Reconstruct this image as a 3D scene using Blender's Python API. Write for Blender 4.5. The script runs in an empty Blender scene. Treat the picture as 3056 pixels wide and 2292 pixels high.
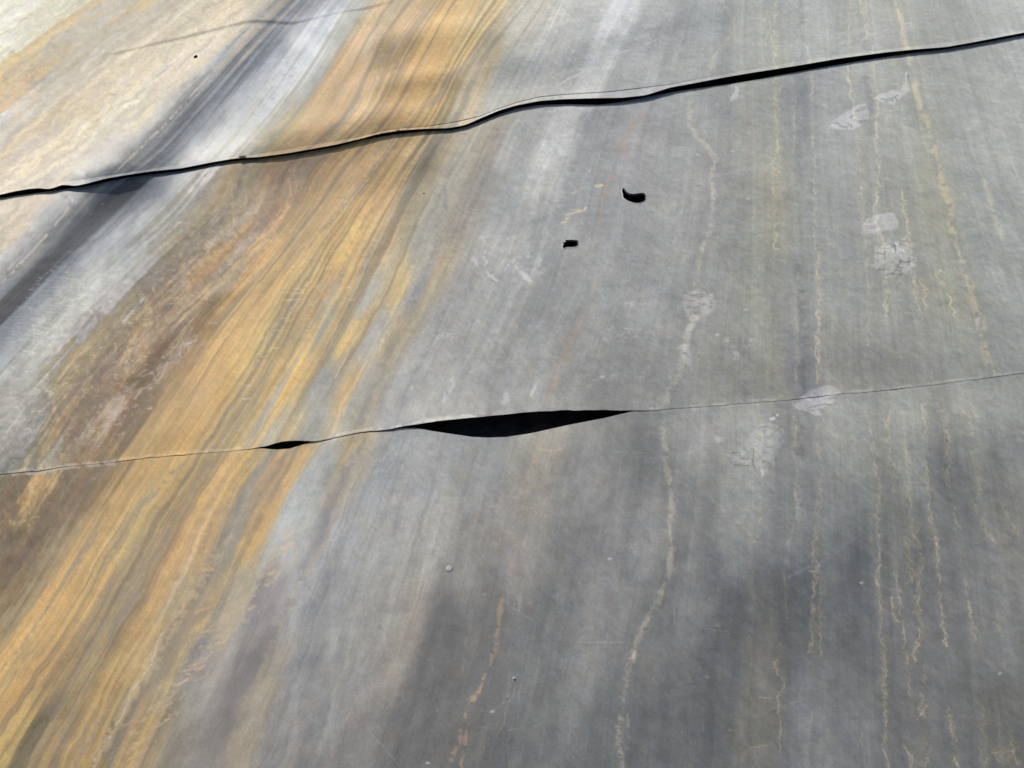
import bpy, bmesh, math, random
import numpy as np
from mathutils import Vector

# ------------------------------------------------------------------ camera, sky, sun, exposure
scene = bpy.context.scene
scene.render.resolution_x, scene.render.resolution_y = 1024, 768
CAM_H = 1.65
PITCH = math.radians(40.7)              # how far the view dips below the level of the liner
cam_data = bpy.data.cameras.new("camera")
cam_data.sensor_width = 36.0
cam_data.lens = 35.0
cam_data.clip_start = 0.02
cam_data.clip_end = 5000
cam = bpy.data.objects.new("camera", cam_data)
cam.location = (0, 0, CAM_H)
cam.rotation_euler = (math.pi / 2 - PITCH, 0, 0)
scene.collection.objects.link(cam)
scene.camera = cam

SUN_EL, SUN_AZ = math.radians(33), math.radians(-36)      # azimuth from +Y (straight ahead), negative = left
world = bpy.data.worlds.new("World")
scene.world = world
world.use_nodes = True
wn = world.node_tree
wn.nodes.clear()
sky = wn.nodes.new("ShaderNodeTexSky")
sky.sky_type = 'NISHITA'
sky.sun_disc = False
sky.sun_elevation = SUN_EL
sky.sun_rotation = SUN_AZ
sky.air_density = 1.0
sky.dust_density = 3.0
sky.ozone_density = 1.0
bg = wn.nodes.new("ShaderNodeBackground")
bg.inputs['Strength'].default_value = 0.11
wo = wn.nodes.new("ShaderNodeOutputWorld")
wn.links.new(sky.outputs[0], bg.inputs[0])
wn.links.new(bg.outputs[0], wo.inputs[0])

sl = bpy.data.lights.new("sun", 'SUN')
sl.energy = 3.4
sl.angle = math.radians(0.5)
sl.color = (1.0, 0.955, 0.89)
sun = bpy.data.objects.new("sun", sl)
scene.collection.objects.link(sun)
sdir = Vector((math.sin(SUN_AZ) * math.cos(SUN_EL), math.cos(SUN_AZ) * math.cos(SUN_EL), math.sin(SUN_EL)))
sun.rotation_euler = sdir.to_track_quat('Z', 'Y').to_euler()

scene.view_settings.view_transform = 'Standard'
scene.view_settings.look = 'None'
scene.view_settings.gamma = 1
scene.view_settings.exposure = 0.0
scene.view_settings.use_curve_mapping = False

# ------------------------------------------------------------------ survey of the liner
# Positions were surveyed in the photograph's pixels (3056 x 2292) and are turned into metres on the ground here.
PW, PH = 3056.0, 2292.0
FPX = cam_data.lens / cam_data.sensor_width * PW
CP, SP = math.cos(PITCH), math.sin(PITCH)

def ground(px, py, h=0.0):
    """point at height h seen at survey pixel px, py -> X, Y in metres"""
    a = (np.asarray(px, float) - PW / 2) / FPX
    b = (PH / 2 - np.asarray(py, float)) / FPX
    dy = CP + b * SP
    dz = -SP + b * CP
    t = (h - CAM_H) / dz
    return a * t, dy * t

def survey(X, Y, Z):
    zc = Y * CP - (Z - CAM_H) * SP
    yc = Y * SP + (Z - CAM_H) * CP
    return PW / 2 + FPX * X / zc, PH / 2 - FPX * yc / zc

# ---- numpy noise
def _hash(ix, iy, seed):
    n = (ix.astype(np.int64) * 374761393 + iy.astype(np.int64) * 668265263 + seed * 1442695041) & 0xffffffff
    n = ((n ^ (n >> 13)) * 1274126177) & 0xffffffff
    n = ((n ^ (n >> 16)) * 2246822519) & 0xffffffff
    return ((n ^ (n >> 15)) & 0xffffff).astype(np.float32) / float(0xffffff)

def vnoise(x, y, seed=0):
    x = np.asarray(x, float); y = np.asarray(y, float)
    ix = np.floor(x); iy = np.floor(y)
    fx = (x - ix).astype(np.float32); fy = (y - iy).astype(np.float32)
    fx = fx * fx * fx * (fx * (fx * 6 - 15) + 10); fy = fy * fy * fy * (fy * (fy * 6 - 15) + 10)
    a = _hash(ix, iy, seed); b = _hash(ix + 1, iy, seed)
    c = _hash(ix, iy + 1, seed); d = _hash(ix + 1, iy + 1, seed)
    return (a + (b - a) * fx) * (1 - fy) + (c + (d - c) * fx) * fy

def fbm(x, y, seed=0, octs=4, gain=0.5):
    """about -1 .. 1"""
    x = np.asarray(x, float); y = np.asarray(y, float)
    s = 0; amp = 1; tot = 0
    ca, sa = math.cos(0.6), math.sin(0.6)
    for o in range(octs):
        s = s + amp * (vnoise(x, y, seed + o * 17) * 2 - 1)
        tot += amp
        amp *= gain
        x = x * 2.03 + 13.7; y = y * 2.03 - 7.1
    return s / tot * 1.6

def sstep(a, b, x):
    t = np.clip((x - a) / (b - a), 0, 1)
    return t * t * (3 - 2 * t)

# ---- surveyed seam curves
def curve(pts):
    p = np.array(pts, float)
    def f(x):
        x = np.asarray(x, float)
        k = 9.0        # light smoothing of the polyline
        return (np.interp(x - k, p[:, 0], p[:, 1]) + np.interp(x, p[:, 0], p[:, 1]) + np.interp(x + k, p[:, 0], p[:, 1])) / 3
    return f

FAR_EDGE = curve([(-4000,1120),(-2500,930),(-1000,722),(0,581),(45,570.5),(90,563),(118,561.5),(140,564),(158,562),(181,552),(199,551.5),(221,555),(253,549),(316,532.5),(384,521),(452,511),(542,502),(588,493),(633,484),(705,472),(769,469),(859,457),(1000,432),(1068,416),(1136,398),(1194,389),(1271,384),(1339,382),(1389,373),(1429,355),(1488,330),(1542,314),(1610,301),(1678,296),(1769,293),(1859,291.5),(1927,284),(2000,261),(2056,251),(2164,230.5),(2237,218),(2372,197),(2508,174),(2644,156),(2734,147),(2825,140),(2915,124),(3056,97),(3500,22),(4500,-148),(7000,-520)])
GAP_EDGE = curve([(-4000,1132),(-2500,942),(-1000,733),(0,591),(90,579),(181,566),(271,553),(384,529),(452,520),(542,510),(633,491),(705,479.5),(769,474),(859,463.5),(1000,439),(1090,416),(1181,401),(1271,391),(1353,387.5),(1407,374),(1475,347),(1542,324),(1610,313),(1678,311),(1791,313),(1859,303),(1927,290),(2000,276),(2056,267),(2169,252),(2237,241),(2372,216),(2508,192),(2598,177),(2734,157),(2825,146.5),(2915,131),(3056,105),(3500,30),(4500,-140),(7000,-512)])
WELD_RAW = curve([(-4000,1100),(-2500,915),(-1000,710),(0,571),(118,553),(181,543),(316,524),(452,502),(633,475),(769,459),(1000,419),(1226,384),(1362,362),(1452,341),(1542,304),(1610,288),(1678,281),(1814,273),(2000,251),(2056,240),(2237,206),(2418,176),(2598,151),(2825,124),(3056,89),(3500,12),(4500,-158),(7000,-530)])
def WELD(x):
    return np.minimum(WELD_RAW(x), FAR_EDGE(x) - 7)
MID_EDGE = curve([(-4000,1850),(-2500,1700),(-1000,1527),(0,1414.5),(90,1408),(181,1394),(316,1381),(452,1365),(588,1353.5),(678,1347),(759,1338),(795,1330),(822,1322.5),(856,1316.5),(903,1315),(948,1316),(1000,1306),(1081,1288),(1172,1279.5),(1222,1269),(1277,1260),(1367,1250.5),(1475,1240),(1584,1229.5),(1692,1224),(1801,1223.5),(1902,1225),(1942,1225),(2056,1216),(2192,1207),(2372,1191),(2508,1177),(2689,1159),(2825,1143),(2960,1125),(3056,1112),(3500,1045),(4500,900),(7000,560)])
OPEN_A = np.array([(770,1336),(777,1336.5),(802,1340),(829,1341.5),(863,1339),(890,1331),(917,1323),(933,1318.5),(944,1316)], float)
OPEN_B = np.array([(1180,1279),(1208,1277),(1244,1277.5),(1295,1287),(1349,1295),(1410,1304),(1457,1306),(1512,1304),(1584,1293),(1692,1269),(1801,1248),(1873,1231),(1900,1225)], float)
_mid_raw = MID_EDGE
def MID_EDGE(x):
    x = np.asarray(x, float)
    return _mid_raw(x) + 1.3 * fbm(x / 40.0, x * 0 + 3.3, 611, 3)

def NEAR_EDGE(x):
    base = MID_EDGE(x) - 26
    for o in (OPEN_A, OPEN_B):
        inside = (x > o[0, 0]) & (x < o[-1, 0])
        base = np.where(inside, np.maximum(np.interp(x, o[:, 0], o[:, 1]), MID_EDGE(x) - 3), base)
    return base

# ---- relief of the liner, metres
def poly_m(pts):
    p = np.array(pts, float)
    X, Y = ground(p[:, 0], p[:, 1])
    return np.stack([X, Y], 1)

def signed(X, Y, P):
    """distance to the polyline P, negative on the left of its direction, and fraction along"""
    best = np.full(X.shape, 1e9); sg = np.ones(X.shape)
    for i in range(len(P) - 1):
        ax, ay = P[i]; bx, by = P[i + 1]
        dx, dy = bx - ax, by - ay
        t = np.clip(((X - ax) * dx + (Y - ay) * dy) / (dx * dx + dy * dy), 0, 1)
        qx, qy = X - (ax + t * dx), Y - (ay + t * dy)
        d = np.hypot(qx, qy)
        m = d < best
        best = np.where(m, d, best); sg = np.where(m, np.where(qx * dy - qy * dx >= 0, 1, -1), sg)
    cx, cy = P[-1] - P[0]                  # fraction along, measured on the chord so that it never jumps
    al = ((X - P[0][0]) * cx + (Y - P[0][1]) * cy) / (cx * cx + cy * cy)
    return best * sg, al

RELIEF = [   # kind, polyline (survey px), height, width, fade at ends
    ('step', [(-330,1330),(-100,1085),(20,935),(110,820),(220,690),(330,600),(430,520),(500,440),(590,340),(720,190),(880,0),(980,-120),(1080,-260)], 0.029, 0.080, 0.10),
    ('ridge', [(480,500),(600,478),(780,452),(980,422),(1150,392),(1400,356)], 0.072, 0.20, 0.35),
    ('ridge', [(190,590),(300,548),(460,505)], 0.026, 0.11, 0.3),
    ('valley', [(280,780),(420,720),(620,690),(860,700)], -0.012, 0.11, 0.3),
    ('ridge', [(560,760),(640,700),(720,640)], 0.008, 0.06, 0.3),
    ('ridge', [(1330,400),(1450,380),(1580,330),(1750,315),(1980,300)], 0.018, 0.16, 0.3),
    ('step', [(1330,290),(1500,225),(1700,180),(1920,120),(2120,55),(2300,0)], 0.014, 0.11, 0.2),
    ('ridge', [(990,190),(1140,140),(1300,110),(1520,100)], 0.032, 0.17, 0.3),
    ('ridge', [(1020,330),(1130,270),(1260,240),(1400,215)], 0.022, 0.11, 0.3),
    ('ridge', [(880,140),(1000,80),(1150,40)], 0.022, 0.16, 0.3),
    ('ridge', [(1000,560),(1150,500),(1330,450)], 0.012, 0.09, 0.3),
    ('valley', [(1750,1260),(2056,1222),(2400,1190),(2800,1150),(3200,1095)], -0.012, 0.12, 0.12),
    ('step', [(2050,1900),(2300,1745),(2600,1560),(2950,1365),(3150,1270)], 0.017, 0.12, 0.15),
    ('step', [(1430,1380),(1330,1650),(1220,1900),(1120,2292)], 0.006, 0.14, 0.2),
    ('ridge', [(1500,1330),(1720,1330),(2000,1290)], 0.006, 0.10, 0.3),
    ('ridge', [(540,1010),(600,900),(720,830)], 0.010, 0.05, 0.3),
    ('ridge', [(330,1190),(470,1010),(520,960)], 0.010, 0.045, 0.3),
    ('step', [(230,160),(340,160),(540,125),(780,78),(1000,33),(1200,-5)], 0.003, 0.010, 0.1),
    ('ridge', [(1900,640),(2300,560),(2600,520),(3000,480)], 0.013, 0.20, 0.2),
    ('valley', [(1000,780),(1400,700),(1800,660)], -0.006, 0.14, 0.2),
]
_rel = [(k, poly_m(p), a, w, f) for k, p, a, w, f in RELIEF]

def relief(X, Y):
    h = np.zeros(X.shape)
    near = np.exp(-np.maximum(Y - 7, 0) / 6)
    for k, P, a, w, f in _rel:
        lo = P.min(0) - 1.2; hi = P.max(0) + 1.2
        m = (X > lo[0]) & (X < hi[0]) & (Y > lo[1]) & (Y < hi[1])
        if not m.any():
            continue
        x, y = X[m], Y[m]
        d, al = signed(x, y, P)
        fade = sstep(0, f, al) * (1 - sstep(1 - f, 1, al))
        if k == 'step':
            loc = np.exp(-(d / (w * 4.5)) ** 2)        # the step relaxes back to the general level
            v = a * np.tanh(-d / w) * loc
        else:
            v = a * np.exp(-(d / w) ** 2)
        h[m] += v * fade
    h += 0.0065 * fbm(X / 0.62 + 3.1, Y / 0.80, 11, 2) * near
    h += 0.0026 * fbm(X / 0.17 + Y * 0.9, Y / 0.33, 23, 3) * near
    h += 0.0007 * fbm(X / 0.05, Y / 0.06, 31, 2) * near
    h += 0.05 * fbm(X / 4, Y / 5, 41, 2) * sstep(6, 14, Y)
    return h

# ---- direction of the run-off: guide lines give every point a coordinate u across the streaks
VPX, VPY = 2326.0, -1408.0
GUIDES = [  # u, polyline (x, y) top to bottom
    (-1250, [(-420,0),(-900,300),(-1250,700)]),
    (-700, [(250,0),(60,130),(-250,380),(-700,900)]),
    (-470, [(590,0),(380,170),(130,390),(-100,590),(-420,950)]),
    (-320, [(850,0),(700,140),(560,290),(420,440),(330,510),(230,570),(120,700),(0,830),(-200,1020)]),
    (-100, [(960,0),(800,220),(640,440),(470,590),(250,790),(0,1040),(-160,1220)]),
    (150, [(1080,0),(960,200),(850,350),(750,455),(700,520),(688,590),(650,655),(560,730),(480,805),(390,900),(250,1070),(130,1200),(0,1400),(-120,1560)]),
    (350, [(1260,0),(1180,100),(1130,200),(1080,330),(990,420),(910,470),(868,525),(862,580),(830,645),(765,725),(690,805),(600,890),(500,985),(390,1120),(270,1300),(130,1520),(0,1730),(-230,2050)]),
    (650, [(1420,0),(1320,180),(1230,330),(1080,520),(930,710),(800,900),(700,1080),(560,1290),(400,1530),(230,1830),(0,2180)]),
    (895, [(1560,0),(1480,90),(1400,200),(1340,350),(1250,480),(1160,640),(1060,860),(950,1060),(790,1330),(700,1450),(560,1750),(420,2000),(280,2292)]),
    (1135, [(1700,0),(1600,200),(1490,400),(1420,540),(1330,760),(1240,950),(1130,1150),(1060,1330),(960,1500),(800,1900),(640,2292)]),
    (1400, [(1900,0),(1800,200),(1700,400),(1630,600),(1560,800),(1470,1000),(1400,1150),(1330,1400),(1230,1750),(1060,2292)]),
    (1655, [(2010,0),(1930,200),(1870,380),(1830,520),(1800,700),(1760,880),(1680,1050),(1620,1300),(1550,1500),(1500,1730),(1430,2000),(1340,2292)]),
    (2010, [(2150,0),(2130,300),(2120,480),(2100,620),(2065,850),(2010,1146),(1980,1500),(1920,1800),(1870,2050),(1850,2292)]),
    (2385, [(2300,0),(2330,400),(2370,900),(2385,1146),(2395,1250),(2430,1800),(2440,2292)]),
    (2610, [(2530,0),(2560,400),(2590,850),(2605,1146),(2615,1250),(2640,1900),(2665,2292)]),
    (2965, [(2680,0),(2720,180),(2780,450),(2830,650),(2880,820),(2930,1000),(2965,1146),(3020,1400),(3110,1850),(3190,2292)]),
    (3500, [(2980,0),(3180,500),(3500,1146),(3850,1800),(4100,2292)]),
]
def _guide(pts):
    p = [list(q) for q in pts]
    (x0, y0), (x1, y1) = p[-2], p[-1]
    s = (x1 - x0) / (y1 - y0)
    out = [(VPX, VPY)] + [tuple(q) for q in p]
    s = 0.5 * s + 0.5 * (x1 - VPX) / (y1 - VPY)
    out.append((x1 + s * (3600 - y1), 3600))
    return np.array(out, float)
_gd = [(u, _guide(p)) for u, p in GUIDES]

def flow_u(px, py):
    xs = []
    for u, p in _gd:
        k = 30.0
        xs.append((np.interp(py - k, p[:, 1], p[:, 0]) + np.interp(py, p[:, 1], p[:, 0]) + np.interp(py + k, p[:, 1], p[:, 0])) / 3)
    for i in range(1, len(xs)):
        xs[i] = np.maximum(xs[i], xs[i - 1] + 0.5)
    us = [g[0] for g in _gd]
    u = us[0] + (px - xs[0]) * 1.0
    for i in range(len(xs) - 1):
        m = px >= xs[i]
        t = (px - xs[i]) / (xs[i + 1] - xs[i])
        u = np.where(m, us[i] + t * (us[i + 1] - us[i]), u)
    m = px >= xs[-1]
    return np.where(m, us[-1] + (px - xs[-1]), u)

# ------------------------------------------------------------------ colour of the film, mud and run-off stains (albedo), with some fold shade
# samples: survey x, y and albedo r, g, b in thousandths; fold shade and far sheen partly baked in
STAIN_SHADE = np.array([
(30,30,342,387,342),(150,30,411,400,280),(300,30,327,317,230),(430,15,518,376,125),(560,40,415,376,282),(700,40,530,458,330),(800,30,474,432,355),(880,40,235,267,300),
(960,30,346,391,427),(30,110,385,430,383),(100,110,427,312,103),(180,85,373,296,142),(220,50,491,318,98),(260,40,155,169,179),(350,110,284,251,173),(450,80,344,284,201),
(550,100,490,448,346),(700,110,574,500,392),(760,115,416,402,376),(800,110,151,174,195),(850,90,262,302,338),(950,120,450,504,536),(30,250,461,320,92),(60,290,493,322,99),
(130,250,143,138,92),(220,200,279,224,150),(300,220,400,338,229),(420,230,518,448,325),(560,230,571,509,393),(640,220,330,356,391),(700,200,130,149,167),(760,230,373,409,433),
(850,220,445,482,505),(920,250,257,266,245),(980,270,430,297,140),(20,360,105,121,135),(100,330,366,331,268),(200,370,466,375,220),(330,370,525,472,357),(440,370,566,495,343),
(500,350,279,313,351),(560,330,126,145,163),(620,350,289,323,347),(720,350,378,414,413),(790,420,262,272,213),(850,390,352,266,108),(930,400,433,280,114),(50,470,499,406,291),
(200,480,518,451,330),(330,480,298,311,324),(450,460,136,157,176),(560,450,223,254,278),(700,450,327,337,294),(60,640,514,421,284),(150,600,428,391,301),(230,620,125,144,161),
(330,600,54,62,69),(440,620,169,194,218),(540,600,160,162,113),(600,560,125,108,77),(660,570,291,192,65),(740,540,239,190,93),(800,560,333,218,107),(870,560,248,199,148),
(920,520,324,201,65),(960,600,449,298,132),(50,720,520,427,290),(130,700,150,173,194),(250,700,71,81,91),(380,700,253,291,322),(480,710,164,174,144),(560,700,282,225,112),
(700,700,306,253,180),(800,700,446,277,102),(900,700,405,282,108),(0,830,182,209,234),(100,830,37,43,48),(200,800,169,194,218),(320,830,210,240,225),(400,840,87,100,112),
(480,830,88,55,20),(600,820,319,198,64),(680,830,291,221,108),(800,830,590,366,118),(900,830,634,434,155),(980,830,465,315,134),(20,930,36,42,47),(100,930,251,289,322),
(180,930,209,239,206),(260,960,53,60,68),(340,960,176,135,53),(440,950,258,160,52),(520,980,92,57,27),(600,950,296,226,98),(700,950,590,366,118),(850,950,465,336,123),
(950,950,302,290,231),(30,1060,257,296,302),(120,1090,154,177,153),(230,1060,252,169,50),(300,1110,94,58,20),(380,1110,182,113,36),(450,1090,137,85,27),(530,1100,276,171,55),
(620,1100,508,315,102),(750,1100,549,388,130),(870,1100,612,396,123),(950,1150,281,288,265),(10,1200,55,63,59),(80,1250,24,28,31),(150,1240,298,185,61),(230,1250,101,62,20),
(320,1230,309,238,171),(400,1230,122,75,24),(480,1260,403,250,81),(600,1250,545,342,109),(720,1250,501,348,136),(820,1250,365,324,234),(870,1250,512,379,159),(960,1250,317,324,281),
(60,1370,71,80,48),(150,1370,258,224,148),(250,1370,204,126,41),(350,1350,345,214,69),(450,1340,430,268,86),(40,1450,121,75,24),(120,1450,383,237,77),(200,1430,113,88,37),
(300,1440,173,107,35),(400,1430,482,299,96),(520,1430,498,326,108),(640,1430,482,313,114),(750,1420,326,287,203),(830,1420,540,343,138),(950,1430,295,318,312),(30,1580,112,70,22),
(120,1600,87,54,20),(220,1590,338,247,119),(320,1600,580,360,116),(400,1600,380,285,122),(500,1600,450,287,98),(600,1600,453,291,127),(680,1600,335,290,195),(750,1600,570,354,114),
(850,1600,299,322,317),(900,1620,349,354,331),(960,1600,268,272,283),(20,1800,164,102,33),(80,1790,297,229,106),(160,1800,514,319,103),(240,1780,560,347,112),(310,1800,331,235,105),
(370,1800,413,295,117),(450,1800,460,296,118),(530,1800,365,284,157),(610,1800,424,305,140),(700,1800,332,288,198),(800,1800,192,182,180),(880,1800,286,297,302),(970,1800,219,231,237),
(30,1990,495,307,99),(120,1980,498,309,100),(200,2000,300,208,93),(280,1990,444,301,109),(350,2000,418,262,108),(420,1980,448,306,126),(500,1990,386,299,149),(580,2000,210,199,182),
(650,2000,264,252,217),(740,2020,148,138,137),(800,2050,303,260,189),(900,2000,224,227,231),(30,2200,528,350,106),(100,2200,126,95,37),(160,2200,404,268,99),(240,2200,386,272,115),
(290,2200,442,300,109),(340,2200,204,152,62),(400,2200,430,291,105),(460,2200,342,254,132),(560,2200,183,172,144),(660,2200,169,159,145),(720,2200,270,230,163),(850,2200,229,224,215),
(1020,60,322,332,282),(1100,60,460,367,206),(1200,60,523,351,153),(1300,40,591,385,123),(1420,60,615,457,210),(1550,60,517,500,421),(1650,60,533,541,486),(1750,60,446,461,438),
(1830,60,633,650,650),(1950,60,408,424,407),(1020,190,400,249,83),(1090,190,521,352,178),(1150,160,350,228,74),(1250,180,591,366,118),(1350,180,602,398,121),(1450,180,414,338,190),
(1520,170,349,357,321),(1620,180,411,418,393),(1800,150,489,507,480),(1950,170,337,348,336),(1020,330,387,261,113),(1100,330,595,418,195),(1180,300,414,257,83),(1260,300,598,373,120),
(1330,310,361,241,72),(1400,280,502,429,280),(1500,250,405,413,366),(1700,230,353,359,337),(1020,500,500,310,112),(1120,450,537,348,147),(1230,430,611,435,208),(1350,440,452,400,287),
(1450,450,321,289,220),(1520,430,366,373,351),(1650,430,485,492,466),(1750,450,289,300,300),(1900,450,315,318,315),(1040,620,534,331,107),(1150,560,487,309,122),(1250,540,274,226,130),
(1340,520,316,303,232),(1430,560,251,240,209),(1500,600,310,324,315),(1600,600,381,387,366),(1700,600,280,294,289),(1850,650,279,289,289),(1030,720,604,408,121),(1130,720,499,365,183),
(1250,720,337,324,273),(1350,720,300,271,224),(1450,720,330,336,318),(1600,720,295,306,298),(1800,750,282,291,283),(1950,720,302,311,296),(1050,850,498,343,124),(1100,850,359,346,295),
(1180,830,559,414,171),(1260,850,310,317,304),(1310,800,372,299,165),(1400,850,263,269,261),(1500,900,285,296,288),(1620,900,240,249,243),(1800,900,250,259,251),(1950,900,297,306,296),
(1040,1010,559,377,139),(1100,1000,327,322,287),(1180,1000,360,291,172),(1300,1000,279,285,272),(1500,1050,267,272,257),(1700,1050,249,253,231),(1900,1080,219,226,217),(1020,1180,482,339,152),
(1080,1180,323,311,252),(1200,1190,312,317,306),(1400,1180,308,312,292),(1600,1180,278,288,275),(1900,1180,254,257,242),(1050,1330,390,303,150),(1020,1450,283,255,193),(1150,1400,278,298,298),
(1300,1400,274,284,281),(1450,1400,238,247,242),(1600,1400,256,247,210),(1750,1380,201,208,202),(1900,1400,164,170,167),(1050,1600,272,282,278),(1150,1620,296,300,285),(1300,1600,282,280,254),
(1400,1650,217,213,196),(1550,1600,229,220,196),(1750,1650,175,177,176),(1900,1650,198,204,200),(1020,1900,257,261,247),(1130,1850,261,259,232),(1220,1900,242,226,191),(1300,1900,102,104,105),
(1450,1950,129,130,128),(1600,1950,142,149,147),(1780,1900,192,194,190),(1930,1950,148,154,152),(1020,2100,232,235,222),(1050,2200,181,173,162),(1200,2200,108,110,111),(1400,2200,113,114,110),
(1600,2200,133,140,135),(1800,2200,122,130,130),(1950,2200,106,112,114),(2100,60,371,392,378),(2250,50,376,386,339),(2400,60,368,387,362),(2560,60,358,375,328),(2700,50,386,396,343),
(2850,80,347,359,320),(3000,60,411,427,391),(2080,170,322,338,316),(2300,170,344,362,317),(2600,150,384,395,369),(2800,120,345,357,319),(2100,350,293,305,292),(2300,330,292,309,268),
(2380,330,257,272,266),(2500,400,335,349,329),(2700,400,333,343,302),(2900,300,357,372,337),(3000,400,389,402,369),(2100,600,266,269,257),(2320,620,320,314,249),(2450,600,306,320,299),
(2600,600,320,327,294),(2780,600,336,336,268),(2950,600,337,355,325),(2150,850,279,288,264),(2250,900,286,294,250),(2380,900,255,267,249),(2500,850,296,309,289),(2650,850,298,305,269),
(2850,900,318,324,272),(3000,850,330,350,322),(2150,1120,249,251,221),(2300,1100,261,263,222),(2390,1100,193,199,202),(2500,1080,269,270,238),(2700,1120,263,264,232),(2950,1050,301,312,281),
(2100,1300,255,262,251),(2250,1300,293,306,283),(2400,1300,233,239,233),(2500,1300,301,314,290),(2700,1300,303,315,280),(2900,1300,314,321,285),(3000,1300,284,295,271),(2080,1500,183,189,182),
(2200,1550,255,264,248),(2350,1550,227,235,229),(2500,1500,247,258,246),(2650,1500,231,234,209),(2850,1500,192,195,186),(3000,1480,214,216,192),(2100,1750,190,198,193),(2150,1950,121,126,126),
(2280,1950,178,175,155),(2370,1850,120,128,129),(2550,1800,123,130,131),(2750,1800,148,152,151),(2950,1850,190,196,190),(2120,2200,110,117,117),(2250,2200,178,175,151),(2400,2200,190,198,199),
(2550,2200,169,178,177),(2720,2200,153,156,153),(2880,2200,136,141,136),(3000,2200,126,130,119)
], float)

def seam_side(px, py):
    return np.where(py < FAR_EDGE(px), 0, np.where(py < MID_EDGE(px), 1, 2))

def base_colour(px, py, side):
    """albedo interpolated between samples, much further along the run-off than across it"""
    su = flow_u(STAIN_SHADE[:, 0], STAIN_SHADE[:, 1]); ss = seam_side(STAIN_SHADE[:, 0], STAIN_SHADE[:, 1])
    u = flow_u(px, py)
    lc = np.log(STAIN_SHADE[:, 2:5] / 1000.0)
    num = np.zeros((px.size, 3)); den = np.zeros(px.size)
    for i in range(len(su)):
        du = (u - su[i]) / 55.0
        sv = 115.0 + 0.05 * STAIN_SHADE[i, 1]
        dv = (py - STAIN_SHADE[i, 1]) / sv
        w = 1.0 / (0.10 + du * du + dv * dv + (0.0 if side == ss[i] else 1.2)) ** 2.3
        den += w
        num += w[:, None] * lc[i]
    return np.exp(num / den[:, None])

def base_colour_fast(px, py, side):
    lo_x, hi_x, lo_y, hi_y, st = -700.0, 3800.0, -420.0, 2760.0, 11.0
    gx = np.arange(lo_x, hi_x, st); gy = np.arange(lo_y, hi_y, st)
    GX, GY = np.meshgrid(gx, gy)
    g = base_colour(GX.ravel(), GY.ravel(), side).reshape(len(gy), len(gx), 3)
    fx = np.clip((px - lo_x) / st, 0, len(gx) - 1.001); fy = np.clip((py - lo_y) / st, 0, len(gy) - 1.001)
    ix = fx.astype(int); iy = fy.astype(int); fx = (fx - ix)[:, None]; fy = (fy - iy)[:, None]
    return ((g[iy, ix] * (1 - fx) + g[iy, ix + 1] * fx) * (1 - fy)
            + (g[iy + 1, ix] * (1 - fx) + g[iy + 1, ix + 1] * fx) * fy)

GOLD = (0.50, 0.30, 0.085); PALEGOLD = (0.52, 0.37, 0.16); CREAM = (0.50, 0.42, 0.29); ORANGE = (0.40, 0.20, 0.07)
RUST = (0.22, 0.095, 0.045); GREY = (0.14, 0.14, 0.14); DARK = (0.055, 0.057, 0.062); PALE = (1.2, .08, .08, .078)
WHITE = (0.42, 0.41, 0.43); TAN = (0.27, 0.22, 0.16); PRINT = (1.25, .11, .105, .125); OLIVE = (0.19, 0.155, 0.07)

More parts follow.
